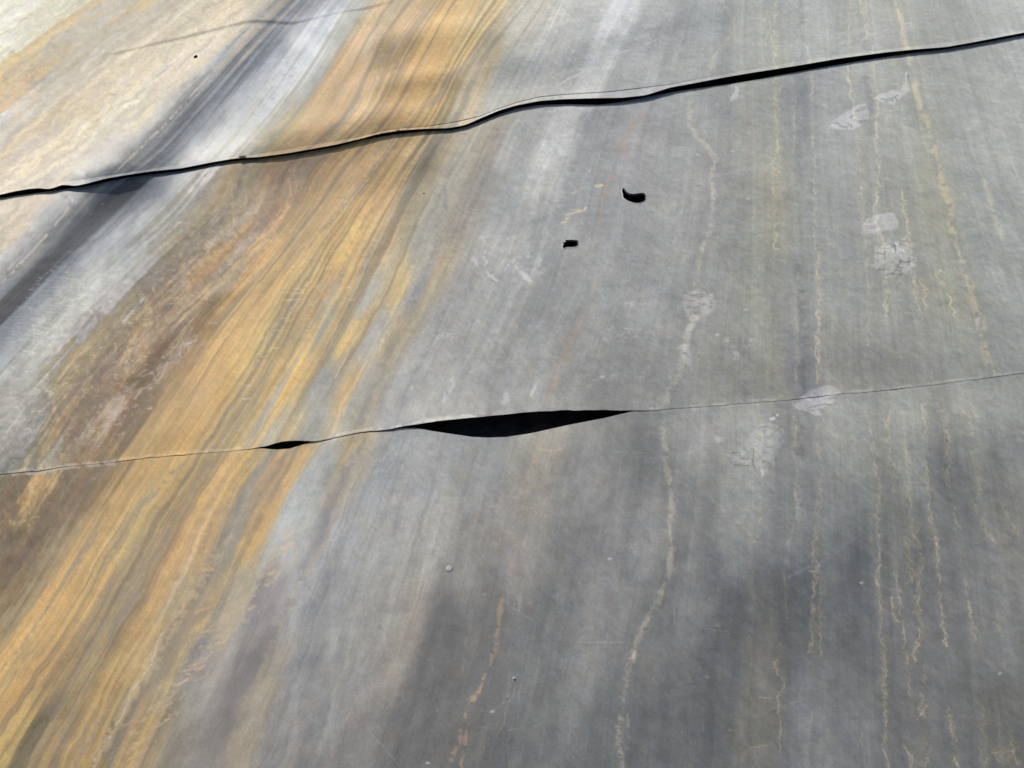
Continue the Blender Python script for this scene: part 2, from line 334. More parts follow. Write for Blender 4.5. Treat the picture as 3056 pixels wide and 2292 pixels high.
class Paint:
    """mixes mud, dust and mineral films into the albedo of one sheet"""
    def __init__(self, px, py, col, rough):
        self.x, self.y, self.c, self.r = px, py, col, rough
        self.order = np.argsort(py, kind='stable')
        self.sy = py[self.order]
    def sel(self, x0, y0, x1, y1):
        a = np.searchsorted(self.sy, y0); b = np.searchsorted(self.sy, y1)
        idx = self.order[a:b]
        xx = self.x[idx]
        return idx[(xx >= x0) & (xx <= x1)]
    def mix(self, idx, a, col, rough=None):
        a = np.clip(a, 0, 1)
        if len(col) == 4:            # a thin film over whatever is there: keeps col[0] of it, adds the rest
            tgt = self.c[idx] * col[0] + np.array(col[1:])
        else:
            tgt = np.array(col, float); lum = tgt @ np.array((.3, .55, .15))
            tgt = (tgt - lum) * .84 + (lum * 1.3 + .03 if lum < .2 else lum + .04)
        self.c[idx] = self.c[idx] * (1 - a[:, None]) + tgt * a[:, None]
        if rough is not None:
            self.r[idx] = self.r[idx] * (1 - a) + rough * a
    def stroke(self, pts, width, col, alpha=1.0, wig=0.0, wl=30.0, brk=0.0, soft=0.5, seed=0, rough=None, edge=0.0, taper=True):
        p = np.array(pts, float)
        w = np.interp(np.linspace(0, 1, len(p)), np.linspace(0, 1, np.size(width)), np.atleast_1d(width)) if np.size(width) > 1 else np.full(len(p), float(width))
        pad = w.max() * 1.5 + wig * 2 + 4
        idx = self.sel(p[:, 0].min() - pad, p[:, 1].min() - pad, p[:, 0].max() + pad, p[:, 1].max() + pad)
        if idx.size == 0:
            return
        x = self.x[idx]; y = self.y[idx]
        if wig:
            x = x + wig * fbm(x / wl, y / wl, seed + 5, 3)
            y = y + wig * 0.6 * fbm(x / wl + 9, y / wl, seed + 8, 3)
        best = np.full(x.shape, 1e9); al = np.zeros(x.shape); ww = np.ones(x.shape)
        for i in range(len(p) - 1):
            ax, ay = p[i]; dx, dy = p[i + 1] - p[i]
            t = np.clip(((x - ax) * dx + (y - ay) * dy) / (dx * dx + dy * dy + 1e-9), 0, 1)
            d = np.hypot(x - ax - t * dx, y - ay - t * dy)
            m = d < best
            best = np.where(m, d, best); al = np.where(m, (i + t) / (len(p) - 1), al)
            ww = np.where(m, w[i] + (w[i + 1] - w[i]) * t, ww)
        half = ww * 0.5 * (1 + 0.35 * fbm(x / 25, y / 25, seed + 2, 2))
        if taper:
            half = half * np.minimum(1, np.minimum(al, 1 - al) * 8 + 0.25)
        a = 1 - sstep(half * (1 - soft), half * (1 + soft) + 0.6, best)
        if edge:
            a = a * (1 - edge * (1 - sstep(half * 0.15, half * 0.75, best)))
        if brk:
            n = fbm(self.x[idx] / 14.0, self.y[idx] / 11.0, seed + 3, 3) * 0.7 + fbm(self.x[idx] / 60, self.y[idx] / 70, seed + 4, 2) * 0.6
            a = a * sstep(-0.15 + brk * 0.6 - 0.3, 0.25 + brk * 0.6 - 0.3, n)
        self.mix(idx, a * alpha, col, rough)
    def blob(self, pts, col, alpha=1.0, soft=4.0, noise=4.0, seed=0, rough=None, brk=0.0, scale=18.0):
        p = np.array(pts, float)
        pad = soft * 2 + noise * 2 + 4
        idx = self.sel(p[:, 0].min() - pad, p[:, 1].min() - pad, p[:, 0].max() + pad, p[:, 1].max() + pad)
        if idx.size == 0:
            return
        x = self.x[idx]; y = self.y[idx]
        if noise:
            nx = noise * fbm(x / scale, y / scale, seed + 5, 3); ny = noise * fbm(x / scale + 7, y / scale, seed + 6, 3)
            x = x + nx; y = y + ny
        best = np.full(x.shape, 1e9); ins = np.zeros(x.shape, bool)
        n = len(p)
        for i in range(n):
            ax, ay = p[i]; bx, by = p[(i + 1) % n]
            dx, dy = bx - ax, by - ay
            t = np.clip(((x - ax) * dx + (y - ay) * dy) / (dx * dx + dy * dy + 1e-9), 0, 1)
            best = np.minimum(best, np.hypot(x - ax - t * dx, y - ay - t * dy))
            if dy != 0:
                c = ((ay > y) != (by > y)) & (x < (bx - ax) * (y - ay) / dy + ax)
                ins ^= c
        sd = np.where(ins, best, -best)
        a = sstep(-soft, soft, sd)
        if brk:
            a = a * sstep(-0.25 + brk - 0.5, 0.25 + brk - 0.5, fbm(self.x[idx] / 12, self.y[idx] / 9, seed + 9, 3))
        self.mix(idx, a * alpha, col, rough)

def c1(o, s, pts):      # crop coordinates -> survey pixels
    return [(o[0] + x / s, o[1] + y / s) for x, y in pts]
S = 2.212
A_, B_, C_ = (0, 0), (1000, 0), (2056, 0)
D_, E_, F_ = (0, 750), (1000, 750), (2056, 750)
G_, H_, I_ = (0, 1542), (1000, 1542), (2056, 1542)

def colour_sheet(px, py, side, Ym):
    u0 = flow_u(px, py)
    persp = np.clip((py + 1408) / 2554.0, 0.25, 1.6)     # scale of a metre across, relative to the middle row
    # ragged edges: look the samples up a little off to the side
    left = 1 - sstep(900, 1250, u0)                      # the heavily stained side
    crumb = np.exp(-((u0 - 230) / 230.0) ** 2) * sstep(330, 700, py) + 0.7 * (1 - sstep(-420, -250, u0))
    lx = 1 / persp
    wob = 13 * fbm(u0 / 24.0, py / 420.0, 101, 4) * (0.45 + left)
    wob2 = 26 * crumb * fbm(px / 46.0 * lx, py / 34.0 * lx, 131, 5, 0.6)
    wx = px + (wob + wob2) * persp
    wy = py + 70 * fbm(u0 / 30.0, py / 700.0, 151, 3) * left + 30 * crumb * fbm(px / 50.0 * lx, py / 40.0 * lx, 161, 5, 0.6)
    keep = seam_side(wx, wy) == side
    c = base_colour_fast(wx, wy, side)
    # streaks of run-off: fine grain along the flow
    warp = u0 + 7 * fbm(px / 90, py / 130, 71, 3) + crumb * 13 * fbm(px / 60, py / 45, 75, 4)
    s1 = fbm(warp / 32.0, py / 1500.0 + u0 / 900, 201, 3, 0.6)
    s2 = fbm(warp / 11.0, py / 800.0, 211, 3, 0.6)
    s3 = fbm(warp / 4.6, py / 330.0, 221, 2)
    goldness = np.clip((c[:, 0] - c[:, 2]) / (c[:, 0] + 1e-3) * 1.5, 0, 1)
    amp = 0.09 + 0.24 * left * np.maximum(goldness, .32 * (1 - sstep(-150, 250, u0))) + .05 * sstep(900, 1100, u0) * (1 - sstep(1450, 1900, u0))
    t = s1 * 0.55 + s2 * 0.42 + s3 * 0.22
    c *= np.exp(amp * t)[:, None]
    # where the gold film thins out, the grey sheet shows between streaks
    thin = sstep(0.15, 0.75, -s1 * 0.55 - s2 * 0.6) * left * goldness * (0.42 - 0.2 * crumb)
    c = c * (1 - thin[:, None]) + np.array((0.17, 0.155, 0.12)) * thin[:, None] * (0.5 + 1.2 * c.mean(1))[:, None]
    # continuous hairlines left by single runs of water
    zone = 1 - sstep(1350, 1750, u0)
    for sc_, vs, sd_, wd, al_, colr in ((40., 1900., 281, .055, .42, (.6, .02, .02, .025)), (19., 1500., 285, .07, .28, (.6, .015, .015, .02)),
                                        (30., 1700., 289, .05, .38, (1.12, .07, .055, .03)), (12., 1300., 293, .09, .26, (.68, .01, .01, .01)), (60., 2200., 297, .04, .4, (1.1, .08, .065, .05))):
        n_ = fbm(warp / sc_, py / vs, sd_, 3, .5)
        on = sstep(-.35, .25, fbm(u0 / 70., py / 420., sd_ + 1, 2))
        a_ = np.exp(-(n_ / wd) ** 2) * al_ * on * (.25 + .75 * zone)
        c = c * (1 - a_[:, None]) + (c * colr[0] + np.array(colr[1:])) * a_[:, None]
    # hue drift towards orange or lemon
    hd = fbm(warp / 45.0, py / 330.0, 241, 3) * left * goldness
    c[:, 1] *= np.exp(-0.05 * hd); c[:, 2] *= np.exp(-0.12 * hd)
    # crumbly crusts on the left: flakes of dried mud and bare plastic between them
    tan = (1 - sstep(-450, -180, u0)) * (1 - sstep(500, 620, py + px * .16))
    kt = fbm(warp / 17.0, py / 60.0 + px / 90., 263, 5, 0.65)
    c *= np.exp(tan * (.16 * kt + .10 * fbm(px / 9., py / 6., 265, 3, .7)))[:, None]
    ty = sstep(.1, .6, fbm(warp / 26.0, py / 90.0 + px / 150., 267, 4, .6)) * tan * .45
    c = c * (1 - ty[:, None]) + c * np.array((1.02, .90, .62)) * ty[:, None]
    tg = sstep(.25, .6, fbm(warp / 9.0, py / 45.0 + px / 70., 269, 4, .6)) * tan * .5
    c = c * (1 - tg[:, None]) + np.array((.27, .27, .29)) * tg[:, None]
    c *= 1 - tan[:, None] * np.array((-.02, .0, .12))
    k1 = .6 * fbm(warp / 13.0 + 5, py / 62.0, 261, 5, 0.6) + .5 * fbm(px / 30.0 * lx + 5, py / 17.0 * lx, 262, 5, 0.62)
    k2 = fbm(px / 12.0 * lx, py / 8.0 * lx, 271, 4, 0.65)
    cr = np.clip(crumb, 0, 1)
    c *= np.exp(cr * (0.50 * k1 + 0.34 * k2) * (0.45 + 0.55 * sstep(350, 900, py)))[:, None]
    fl = sstep(0.55, 0.9, k1 * 0.7 + k2 * 0.6) * cr * sstep(250, 700, py) * 0.5
    c = c * (1 - fl[:, None]) + np.array((0.40, 0.31, 0.19)) * fl[:, None]
    # general dust film, mottled
    m1 = fbm(px / 160.0 * lx, py / 90.0 * lx, 301, 5, 0.6)
    m2 = fbm(px / 14.0 * lx, py / 9.0 * lx, 321, 4, 0.7)
    m3 = fbm(px / 5.0, py / 4.0, 331, 2, 0.7)
    c *= np.exp(0.11 * m1 + 0.115 * m2 + 0.06 * m3)[:, None]
    ch = fbm(px / 22.0 * lx, py / 16.0 * lx, 341, 3, 0.7)
    c[:, 0] *= 1 + 0.035 * ch; c[:, 2] *= 1 - 0.045 * ch
    # faint cross scratches and down-slope drag marks on the grey side
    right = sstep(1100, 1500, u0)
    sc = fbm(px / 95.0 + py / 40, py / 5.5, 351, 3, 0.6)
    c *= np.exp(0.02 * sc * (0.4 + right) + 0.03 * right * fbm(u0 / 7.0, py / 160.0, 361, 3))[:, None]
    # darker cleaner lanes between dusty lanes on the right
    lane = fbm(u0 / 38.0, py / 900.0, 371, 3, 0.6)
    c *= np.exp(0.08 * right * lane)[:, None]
    r = 0.57 + 0.13 * left * goldness + 0.03 * m1 + 0.03 * m2
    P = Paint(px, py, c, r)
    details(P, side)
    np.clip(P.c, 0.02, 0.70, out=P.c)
    return P.c, np.clip(P.r, 0.25, 0.9), u0

def details(P, side):
    rnd = random.Random(5 + side)
    st, bl = P.stroke, P.blob
    # --- pale edge lines of the cream panel
    st([(870,-20),(740,110),(600,255),(470,395),(335,520)], 6, CREAM, .8, 3, 60, .15, seed=1)
    st([(845,-20),(715,110),(580,255),(450,395),(320,515)], 5, (.2,.2,.21), .6, 3, 60, .2, seed=2)
    st([(230,578),(190,640),(110,735),(0,850)], 6, CREAM, .8, 3, 50, .1, seed=3)
    st([(215,580),(172,640),(90,735),(0,825)], 7, (.2,.19,.18), .6, 3, 50, .2, seed=4)
    st([(250,575),(215,600),(196,650)], 10, TAN, .6, 3, 50, .2, seed=4)
    # --- gold and slate patches top left
    st(c1(A_, S, [(480,140),(520,110),(560,90)]), 26, GOLD, .75, 8, 30, .1, seed=6)
    st(c1(A_, S, [(400,150),(470,120)]), 12, GOLD, .5, 8, 30, .2, seed=7)
    st(c1(A_, S, [(560,100),(640,70),(690,60)]), 16, (.17,.17,.16), .7, 8, 30, .2, seed=8)
    st(c1(A_, S, [(0,600),(60,590),(150,560),(170,620),(100,680),(0,740)]), 46, GOLD, .65, 12, 30, .1, seed=9)
    st(c1(A_, S, [(200,600),(260,560),(330,520),(400,470)]), 22, (.15,.15,.14), .6, 12, 30, .25, seed=10)
    st(c1(A_, S, [(0,790),(60,740),(130,690),(170,670)]), 18, (.13,.14,.16), .75, 8, 40, .1, seed=11)
    st(c1(A_, S, [(290,350),(340,300),(400,250),(440,220)]), 18, (.17,.18,.18), .6, 9, 30, .2, seed=12)
    st(c1(A_, S, [(300,330),(260,400),(300,300),(420,210),(520,150)]), 12, GOLD, .45, 9, 30, .25, seed=13)
    st(c1(A_, S, [(0,330),(200,220),(420,140),(700,70),(980,10)]), 22, GOLD, .35, 14, 60, .3, seed=14)
    st(c1(A_, S, [(640,190),(720,130),(820,100)]), 20, (.20,.17,.13), .5, 12, 30, .3, seed=15)
    for k in range(46):
        x = rnd.uniform(20, 560); y = rnd.uniform(190, 560)
        l = rnd.uniform(25, 120)
        st([(x, y), (x + l * .5, y - l * .33), (x + l, y - l * .8)], rnd.uniform(3, 7), rnd.choice([(.21,.2,.2),(.27,.22,.17),(.24,.25,.27)]), rnd.uniform(.25, .6), 6, 25, .35, seed=400 + k)
    # --- contour-like bright lines in the orange band
    for pts, w, col, a in [
        (c1(D_, S, [(1230,520),(1180,590),(1140,660),(1100,750),(1070,820),(1020,880)]), 5, (.42,.36,.24), .8),
        (c1(D_, S, [(1260,530),(1200,610),(1165,680),(1130,760),(1090,830)]), 17, RUST, .7),
        (c1(D_, S, [(1030,440),(950,500),(880,580),(820,660),(800,740),(770,850)]), 6, (.42,.33,.22), .7),
        (c1(D_, S, [(1080,430),(1000,480),(900,590),(850,680),(850,760),(820,850)]), 5, (.42,.33,.22), .6),
        (c1(D_, S, [(1040,450),(960,520),(890,600),(840,680),(835,760),(800,840)]), 12, ORANGE, .5),
        (c1(D_, S, [(620,610),(500,700),(420,800),(350,920),(270,1050),(190,1180)]), 6, (.36,.32,.2), .6),
        (c1(D_, S, [(600,620),(480,720),(400,820),(330,940),(250,1070)]), 4, (.36,.32,.2), .5),
        (c1(D_, S, [(650,610),(530,710),(440,820),(370,930),(290,1060)]), 9, OLIVE, .5),
        (c1(D_, S, [(240,960),(160,1040),(80,1140),(0,1260)]), 5, (.33,.3,.22), .6),
        (c1(D_, S, [(0,1330),(60,1250),(120,1150),(180,1080)]), 14, (.36,.23,.09), .4),
        (c1(D_, S, [(1000,880),(1040,840),(1120,720),(1160,600),(1260,500),(1330,470)]), 4, (.09,.07,.06), .5),
        (c1(D_, S, [(1600,30),(1580,150),(1540,230),(1480,250),(1400,240)]), 12, (.13,.12,.1), .55),
        (c1(D_, S, [(1180,160),(1180,240),(1160,300)]), 24, (.10,.09,.07), .55),
        (c1(D_, S, [(1620,0),(1570,80),(1540,130)]), 4, (.4,.34,.25), .6),
        (c1(A_, S, [(1920,1100),(1900,1170),(1920,1240),(1930,1300),(1900,1370),(1820,1460),(1740,1560),(1620,1659)]), 5, (.42,.36,.27), .7),
        (c1(A_, S, [(1960,1090),(1945,1150),(1965,1210),(1945,1280),(1915,1360),(1840,1460)]), 5, (.38,.33,.26), .6),
        (c1(A_, S, [(1990,1060),(1985,1140),(1990,1220),(1950,1320)]), 14, RUST, .5),
        (c1(A_, S, [(1520,1180),(1540,1250),(1530,1330),(1480,1400),(1400,1480)]), 4, (.36,.32,.24), .5),
        (c1(A_, S, [(1620,1240),(1630,1320),(1600,1390),(1540,1470)]), 4, (.38,.34,.26), .5),
        (c1(A_, S, [(1700,1140),(1690,1230),(1700,1300)]), 18, RUST, .4),
        (c1(A_, S, [(1330,1190),(1320,1300),(1330,1380)]), 9, (.1,.1,.1), .5),
        (c1(A_, S, [(1390,1180),(1380,1260),(1400,1360)]), 9, (.1,.09,.07), .5),
        (c1(B_, S, [(650,0),(560,120),(430,260),(330,330),(290,440),(270,560),(150,700),(60,800),(0,870)]), 12, (.30,.27,.24), .55),
        (c1(B_, S, [(620,60),(520,180),(400,300),(350,400),(320,480),(310,540)]), 16, (.18,.13,.09), .55),
        (c1(B_, S, [(330,330),(290,390),(270,480),(290,530)]), 4, (.45,.4,.28), .55),
        (c1(A_, S, [(2180,300),(2060,520),(1950,640),(1860,720),(1760,840),(1660,980)]), 12, (.16,.15,.12), .45),
        (c1(A_, S, [(1830,890),(1850,930),(1890,975)]), 4, PALEGOLD, .5), (c1(A_, S, [(1880,890),(1900,940),(1940,975)]), 4, PALEGOLD, .5),
        (c1(A_, S, [(1680,940),(1760,930),(1700,980)]), 16, GOLD, .6),
    ]:
        if col[0] > .35: col = (1.1, .17, .14, .09)
        st(pts, w, col, a * .8, 4, 30, .08, seed=int(pts[0][0]) % 97)
    # --- dust caught along the lower seam
    for x0_, x1_, w_, a_ in ((0, 330, 9, .5), (300, 760, 6, .35), (950, 1190, 7, .5), (1230, 1600, 16, .32), (1180, 1420, 10, .4), (1900, 2100, 5, .4), (2050, 3056, 5, .35)):
        xs_ = np.linspace(x0_, x1_, 14); ys_ = MID_EDGE(xs_)
        st(list(zip(xs_, ys_ - 5)), w_, (1.15, .17, .155, .125), min(1, a_ * 1.5), 4, 25, .2, seed=x0_ % 41)
        st(list(zip(xs_, ys_ + 6)), w_ * .8, (1.1, .10, .09, .075), a_, 4, 25, .3, seed=x0_ % 37)
    # --- rust within the brown band
    for w_, a_, dx_ in ((46, .6, 0), (22, .6, -70), (18, .5, 60)):
        st([(862 + dx_ * .3, 520), (862 + dx_ * .5, 575), (768 + dx_, 722), (690 + dx_, 805), (600 + dx_, 890), (500 + dx_, 985), (392 + dx_, 1120), (270 + dx_, 1310), (130 + dx_, 1520), (dx_, 1700)], w_, (.92, .055, -.004, -.022), a_, 12, 40, .22, soft=.9, seed=int(w_))
    # --- cool bare patch and white dashes left
    for pts, w in [([(480,800),(400,840),(300,900)], 40), ([(330,880),(280,960),(240,1010)], 50), ([(120,1110),(60,1190),(20,1260)], 34), ([(60,1310),(110,1260)], 26), ([(620,700),(560,790),(540,860)], 12)]:
        st(pts, w, (.075,.08,.092), .6, 16, 30, .25, seed=int(w))
    for k in range(520):
        t = rnd.random(); x = 230 * t + rnd.gauss(0, 40) - 10; y = 1070 - 250 * t + rnd.gauss(0, 30)
        if 740 < y < 1160:
            l = rnd.uniform(5, 19)
            st([(x, y), (x + l, y + l * .12)], rnd.uniform(1.8, 2.8), (.36,.35,.35), rnd.uniform(.25, .7), 2, 20, .2, seed=900 + k, taper=False)
    for k in range(150):
        t = rnd.random(); x = 560 * t + rnd.gauss(60, 70); y = 1330 - 560 * t + rnd.gauss(0, 110)
        l = rnd.uniform(5, 26)
        st([(x, y), (x + l, y - l * rnd.uniform(-.1, .5))], rnd.uniform(2, 3.4), rnd.choice([PALEGOLD, CREAM, (.30,.24,.16)]), rnd.uniform(.2, .55), 3, 18, .2, seed=1200 + k, taper=False)
    for k in range(80):
        t = rnd.random(); x = 250 + 330 * t + rnd.gauss(0, 28); y = 1330 - 330 * t + rnd.gauss(0, 30)
        st([(x, y), (x + rnd.uniform(8, 40), y - rnd.uniform(4, 40))], rnd.uniform(3, 8), (.36,.30,.25), rnd.uniform(.3, .65), 7, 16, .25, seed=1400 + k)
    st([(90,1420),(200,1392),(330,1382),(470,1366)], 10, (.36,.33,.28), .55, 5, 25, .3, seed=51)
    st([(0,1420),(120,1412),(190,1396)], 8, (.36,.33,.28), .5, 4, 25, .2, seed=52)
    # --- dark thin streaks inside the gold
    gold_lines = [
        [(1000,790),(900,960),(800,1110),(740,1230),(700,1300)], [(930,830),(830,980),(760,1090)], [(1130,560),(1080,680),(1000,830),(940,920)],
        [(1180,430),(1090,540),(1000,640),(900,760)], [(640,1360),(560,1480),(470,1600),(400,1720),(330,1830),(240,1990),(150,2160),(80,2292)],
        [(560,1370),(450,1480),(370,1590),(300,1700)], [(430,1600),(350,1720),(290,1830),(230,1940)], [(290,1590),(200,1720),(100,1880),(0,2010)],
        [(520,1560),(450,1680),(400,1790),(340,1880),(280,1960)], [(380,1840),(300,1960),(250,2060),(180,2200),(140,2292)],
        [(1480,440),(1440,540),(1400,640),(1340,760)], [(1230,330),(1160,420),(1100,470)], [(1380,180),(1310,290),(1250,350)], [(1470,90),(1420,170),(1370,230)],
        [(700,1450),(640,1560),(570,1690)], [(220,2292),(270,2200),(330,2090)], [(60,2292),(140,2130),(210,2030)], [(880,1040),(810,1180),(760,1290)]]
    for k, g in enumerate(gold_lines):
        st(g, rnd.uniform(9, 20), (.15,.125,.09), rnd.uniform(.35, .6), 7, 60, .12, soft=.9, seed=60 + k)
    for k, g in enumerate([[(870,1330),(780,1480),(690,1620),(620,1760),(540,1890),(480,1990),(420,2100),(360,2200),(330,2292)]]):
        st(g, 60, (.095,.095,.092), .45, 14, 70, 0, soft=.8, seed=90)
    # sharp gold edge with a hairline of white
    st([(690,1590),(600,1740),(540,1830),(450,1990),(390,2080),(340,2170),(280,2290)], [34, 30, 26], PALEGOLD, .4, 5, 50, .05, seed=91)
    st([(560,1790),(480,1900),(450,1985),(395,2060),(365,2130),(320,2210),(285,2260),(272,2292)], 3, (.5,.42,.34), .8, 5, 30, .2, seed=92)
    st([(1084,975),(1050,1030),(1010,1110),(1000,1130)], 4, (.52,.42,.25), .8, 2, 30, 0, seed=93)
    st([(1140,1010),(1132,1050)], 3, PALE, .7, seed=94)
    # gold comb marks, bottom left
    for k in range(150):
        t = rnd.random(); x = 850 - 500 * t + rnd.gauss(0, 24); y = 1600 + 690 * t + rnd.gauss(0, 22)
        l = rnd.uniform(12, 56)
        st([(x, y), (x + l * .55, y - l * .2), (x + l, y - l * .62)], rnd.uniform(3, 7), rnd.choice([GOLD, PALEGOLD, (.42,.27,.09)]), rnd.uniform(.25, .6), 3, 25, .2, seed=1600 + k)
    for pts, w in [([(745,1672),(765,1664),(790,1662)], 12), ([(775,1618),(800,1615)], 6), ([(880,1638),(890,1635)], 10), ([(640,1700),(600,1702)], 8), ([(572,1834),(600,1822),(640,1806),(655,1790)], 6), ([(560,1890),(590,1870),(625,1838)], 8)]:
        st(pts, w, GOLD, .85, 2, 20, .1, seed=17)
    # gold edge dashes across the grain
    for k in range(60):
        x = rnd.uniform(700, 1120); y = 1500 - (x - 250) * rnd.uniform(.75, 1.15) + rnd.gauss(0, 40)
        l = rnd.uniform(8, 34)
        st([(x, y), (x + l, y - l * .08)], rnd.uniform(2, 4), (.56,.42,.19), rnd.uniform(.3, .75), 2, 20, .15, seed=1900 + k, taper=False)
    # --- paired dark/gold run, centre
    for g, w, col, a in [
        ([(1330,560),(1310,700),(1280,800),(1230,900),(1200,960),(1150,1080),(1100,1200),(1080,1270)], 26, (.12,.12,.12), .5),
        ([(1340,760),(1280,850),(1220,960),(1160,1090),(1120,1200),(1090,1275)], 20, (.36,.27,.14), .55),
        ([(1085,1310),(1030,1420),(990,1500),(950,1600),(900,1720),(850,1830),(810,1900),(760,2010),(700,2120),(640,2292)], 30, (.088,.083,.085), .6),
        ([(1100,1300),(1060,1400),(1010,1500),(970,1610),(900,1740),(840,1860),(790,1980),(740,2080),(700,2180),(670,2292)], 16, (.26,.2,.11), .5),
        ([(1420,560),(1400,640),(1350,760),(1310,830)], 22, (.11,.105,.1), .4),
        ([(1500,430),(1470,520),(1450,620),(1400,760),(1370,850)], 16, (.25,.22,.17), .4),
        ([(1660,700),(1590,800),(1530,880),(1490,980),(1460,1060)], 14, PALE, .35),
        ([(1440,870),(1430,930),(1390,1000),(1370,1070)], 7, (.12,.12,.13), .35),
        ([(1720,380),(1690,480),(1660,600),(1620,760),(1570,850)], 44, PALE, .35),
        ([(1640,400),(1610,520),(1590,640),(1560,760),(1510,880)], 20, PALE, .4),
        ([(1250,1560),(1220,1650),(1170,1760),(1120,1900),(1060,2050)], 12, PALE, .3),
        ([(1110,1980),(1070,2060),(1030,2150),(1010,2230)], 4, (.3,.27,.2), .5),
        ([(1360,1560),(1350,1620),(1330,1680)], 8, PALE, .25)]:
        st(g, w, col, a, 6, 60, .08, soft=.9, seed=int(w) + 3)
    # --- dashed orange run
    for g, w, col, a, b in [
        ([(1935,330),(1890,370),(1865,420),(1862,480)], 14, ORANGE, .35, .1), ([(1825,520),(1805,560)], 14, ORANGE, .55, .15), ([(1800,570),(1795,640),(1790,720)], 11, ORANGE, .42, .3),
        ([(1775,830),(1770,880),(1740,940),(1700,1020),(1670,1080),(1655,1130),(1625,1200)], 14, (.32,.22,.12), .5, .15),
        ([(1640,1180),(1630,1230)], 30, (.26,.21,.15), .4, .2),
        ([(1620,1290),(1605,1350),(1590,1400),(1575,1450),(1560,1500),(1545,1560)], 18, (.25,.185,.11), .6, .15),
        ([(1535,1620),(1530,1690),(1510,1740),(1500,1800)], 13, (.3,.2,.1), .55, .25),
        ([(1500,1775),(1493,1810),(1485,1870),(1478,1940),(1460,1990)], 13, (.3,.2,.09), .55, .25),
        ([(1450,2010),(1430,2060),(1400,2110),(1390,2150)], [10, 18, 14], (.36,.22,.085), .7, .15),
        ([(1375,2170),(1370,2220),(1350,2260),(1342,2292)], 12, (.3,.2,.09), .55, .25),
        ([(1392,2180),(1385,2250),(1375,2292)], 10, (.3,.2,.09), .6, .3),
        ([(1600,1340),(1660,1345),(1680,1340)], 4, (.4,.3,.18), .6, .3),
        ([(1690,640),(1740,628)], 6, (.62,.48,.28), .8, 0), ([(1682,634),(1700,630),(1730,622)], 4, (.6,.46,.26), .6, .1), ([(1742,630),(1752,617)], 5, (.62,.48,.28), .8, 0),
        ([(1685,655),(1710,648)], 6, (.6,.46,.26), .7, .1), ([(1672,668),(1695,658)], 6, (.6,.46,.26), .7, .1), ([(1772,557),(1797,555)], 6, (.62,.48,.28), .8, 0), ([(1703,575),(1718,572)], 5, (.6,.46,.26), .7, 0),
        ([(1735,562),(1748,558)], 4, (.5,.42,.3), .6, 0), ([(1755,511),(1761,510)], 4, (.6,.5,.34), .8, 0)]:
        st(g, w, col, a, 4, 25, b, seed=int(g[0][1]) % 89)
    # --- long thin mud trail
    tr = (1.05, .17, .14, .09)
    for g, w, a in [([(2150,0),(2178,35),(2190,70),(2175,115),(2135,165),(2122,205)], 11, .55),
                    ([(2064,275),(2060,330),(2058,380),(2085,415),(2120,450),(2135,480),(2122,530),(2132,590),(2128,650),(2115,700),(2100,740)], 14, .7),
                    ([(2098,740),(2085,790),(2078,830),(2074,880)], 12, .65), ([(2072,940),(2055,990),(2040,1050),(2030,1110),(2000,1160),(1990,1200)], 20, .45),
                    ([(1975,1280),(1985,1330),(1990,1400),(2003,1450),(2005,1520),(2000,1580),(2004,1640),(1999,1690),(1995,1720),(1965,1790),(1930,1850),(1905,1900),(1885,1960)], 15, .7),
                    ([(1895,1950),(1875,1990),(1866,2040),(1855,2110),(1850,2160),(1846,2210),(1855,2250),(1858,2292)], 15, .85)]:
        st(g, w * .95, tr, min(1, a * .75), 5, 14, .08, soft=.7, seed=int(w), edge=.2, taper=False)
        st(g, w * .8, tr, min(1, a * .5), 7, 10, .3, soft=.4, seed=int(w) + 50, taper=False)
    st([(1874,2120),(1875,2180),(1872,2240)], 7, tr, .5, 2, 20, .5, seed=3)
    for g in [[(1800,1840),(1770,1920),(1740,2000),(1720,2050),(1705,2120),(1700,2180),(1690,2292)], [(1790,1850),(1755,1940),(1728,2010)], [(1822,1835),(1790,1880),(1760,1960),(1735,2030)], [(1760,1830),(1740,1900),(1730,1930)],
              [(1390,1900),(1385,1960),(1383,2010)], [(1545,2040),(1510,2120),(1498,2180)], [(1995,810),(1990,900),(1985,960),(1983,1000)], [(2010,740),(1995,800)], [(1455,1840),(1442,1870)]]:
        st(g, 4, (.22,.205,.16), .5, 3, 25, .2, seed=7)
    # --- lace-like mud lines, right
    lace = (1.0, .20, .155, .07)
    lace2 = (1.0, .36, .28, .13)
